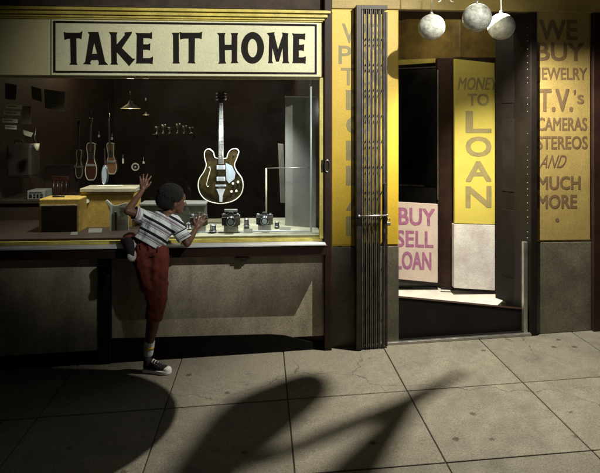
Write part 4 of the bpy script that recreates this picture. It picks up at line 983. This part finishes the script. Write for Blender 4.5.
# trim the hem, sleeve ends and neckline
kill = []
for v in b.verts:
    p = v.co
    if (p-(hemc-ax*.012)).dot(ax) < 0: kill.append(v); continue
    if (p-nb).dot(ax) > .022 and (p-nb).length < .062: kill.append(v); continue
    tL = (p-shL).dot(dL)
    if tL > (elL-shL).length*.66 and (p-elL).length < .12 and (p-(shL+dL*tL)).length < .08: kill.append(v); continue
    tR = (p-shR).dot(dR)
    if tR > (elR-shR).length*.80 and (p-elR).length < .13 and (p-(shR+dR*tR)).length < .07: kill.append(v)
bmesh.ops.delete(b, geom=kill, context='VERTS'); b.to_mesh(sm); b.free()
at = sm.attributes.new('stripe', 'FLOAT', 'POINT')
per = .080
vals = []
for v in sm.vertices:
    p = v.co; tt = (p-hemc).dot(ax)
    tL = (p-shL).dot(dL); dLp = (p-(shL+dL*tL)).length; tR = (p-shR).dot(dR); dRp = (p-(shR+dR*tR)).length
    if tL > .052 and dLp < .075 and (p-elL).length < .16: val = .45+tL/.062
    elif tR > .055 and dRp < .07 and (p-elR).length < .17: val = .35+tR/.075
    else: val = tt/per+.28
    vals.append(val+2)
at.data.foreach_set('value', vals)
so = link('shirt', sm, 'striped_knit', boy, smooth=True)
sd = so.modifiers.new('cloth', 'SOLIDIFY'); sd.thickness = .004; sd.offset = -1
# trousers: seat, standing leg to below the knee, bent leg
cuff = knR*.66+anR*.34
dk0 = (anR-knR).normalized()
tr = [('c', P(144, 250, -.232), .090, P(155.5, 250, -.232), .088), ('c', waist-ax*.012, .081, pelv, .086),
      ('c', hipR, .088, hipR*.4+knR*.6, .072), ('c', hipR*.4+knR*.6, .078, knR, .070), ('c', knR, .070, cuff+dk0*.02, .060), ('c', hipR+Vector((.014, 0, -.02)), .078, hipR*.3+knR*.7+Vector((.012, 0, 0)), .058),
      ('c', P(145, 256, -.24), .088, P(150, 286, -.24), .066), ('c', P(157, 256, -.24), .085, P(158, 292, -.24), .066),
      ('c', hipL, .082, knL, .058), ('c', knL, .056, knL*.45+anL*.55, .050)]
tm = grow(tr, .006, 4, disp=.026, dscale=.055)
b = bmesh.new(); b.from_mesh(tm); kill = []
dk = (anR-knR).normalized(); dl_ = (anL-knL).normalized()
for v in b.verts:
    p = v.co
    if (p-waist).dot(ax) > .012: kill.append(v)
    elif (p-cuff).dot(dk) > .0 and p.z < knR.z: kill.append(v)
    elif (p-(knL*.4+anL*.6)).dot(dl_) > 0 and (p-anL).length < .13 and p.x < P(138, 250, -.25).x: kill.append(v)
bmesh.ops.delete(b, geom=kill, context='VERTS'); b.to_mesh(tm); b.free()
to = link('trousers', tm, 'trousers', boy, smooth=True)
sd = to.modifiers.new('cloth', 'SOLIDIFY'); sd.thickness = .004; sd.offset = -1
MB().box(P(149.5, 256.5, -.326), P(155, 255.4, -.321)).build('pocket_edge', 'canvas', to)
for k, px in enumerate((141, 149, 158)):
    c = P(px, 247.5-(px-150)*-.16, -.325); MB().box(c+Vector((-.004, -.002, -.02)), c+Vector((.004, .004, .018))).build('belt_loop', 'trousers', to)
# socks and sneakers
def sock(a, r0, b_, r1, par):
    s = link('sock', grow([('c', a, r0, b_, r1)], .004, 2, disp=.004, dscale=.02), 'sock', par, smooth=True); return s
st = P(148.4, 337, -.19)
s1 = sock(P(149.6, 342, -.19), .037, P(148.4, 353, -.186), .034, boy)
MB().tube([P(148.6, 348.6, -.187), P(148.9, 345.6, -.187)], [.0375, .0385], 24).build('sock_band', 'sock_band', s1)
def sneaker(o, fwd, up, par, sc=1.0):
    """o = heel ground point, fwd along the foot, up = sole normal"""
    fwd = fwd.normalized(); sd_ = fwd.cross(up).normalized(); up = sd_.cross(fwd).normalized()
    def q(f, s, u_): return o+(fwd*f+sd_*s+up*u_)*sc
    L = .205*sc
    prof = [(-.004, .0), (.0, .024), (.02, .030), (.06, .028), (.11, .034), (.15, .040), (.18, .036), (.20, .022), (.207, .0)]
    ring = [q(f, s, 0) for f, s in prof]+[q(f, -s, 0) for f, s in prof[-2:0:-1]]
    ring = catmull(ring, 3)
    R_ = Matrix((fwd, sd_, up)).transposed().to_euler()
    up_ = link('shoe_upper', grow([('c', q(.035, 0, .040), .030, q(.032, 0, .075), .031), ('c', q(.035, 0, .038), .030, q(.10, 0, .040), .031), ('c', q(.07, 0, .060), .027, q(.12, 0, .042), .027), ('c', q(.10, 0, .036), .032, q(.165, 0, .028), .026)], .004, 3), 'canvas', par, smooth=True)
    MB().prism(ring, up*.024).build('sole', 'rubber', up_, .004)
    link('toe_cap', grow([('e', q(.176, 0, .026), (.030, .033, .022), R_)], .004, 2), 'rubber', up_, smooth=True)
    for k in range(5):
        f = .072+k*.017; h = .0885-k*.0085
        MB().tube([q(f, -.022, h-.014), q(f+.003, 0, h), q(f, .022, h-.014)], .0052, 6).build('lace', 'lace', up_)
    return up_
sneaker(Vector((anR.x-.028, anR.y-.004, gf+.002)), Vector((.95, -.30, SL*.9)), Vector((-SL, 0, 1)), boy)
fl = (anL-knL).normalized()
sock(anL-fl*.035, .029, anL, .028, boy)
f2 = Vector((.22, -.62, -.72)).normalized()
sneaker(anL - f2*.03 + Vector((0, -.035, .012)), f2, Vector((-.25, -.9, .35)), boy, .72)
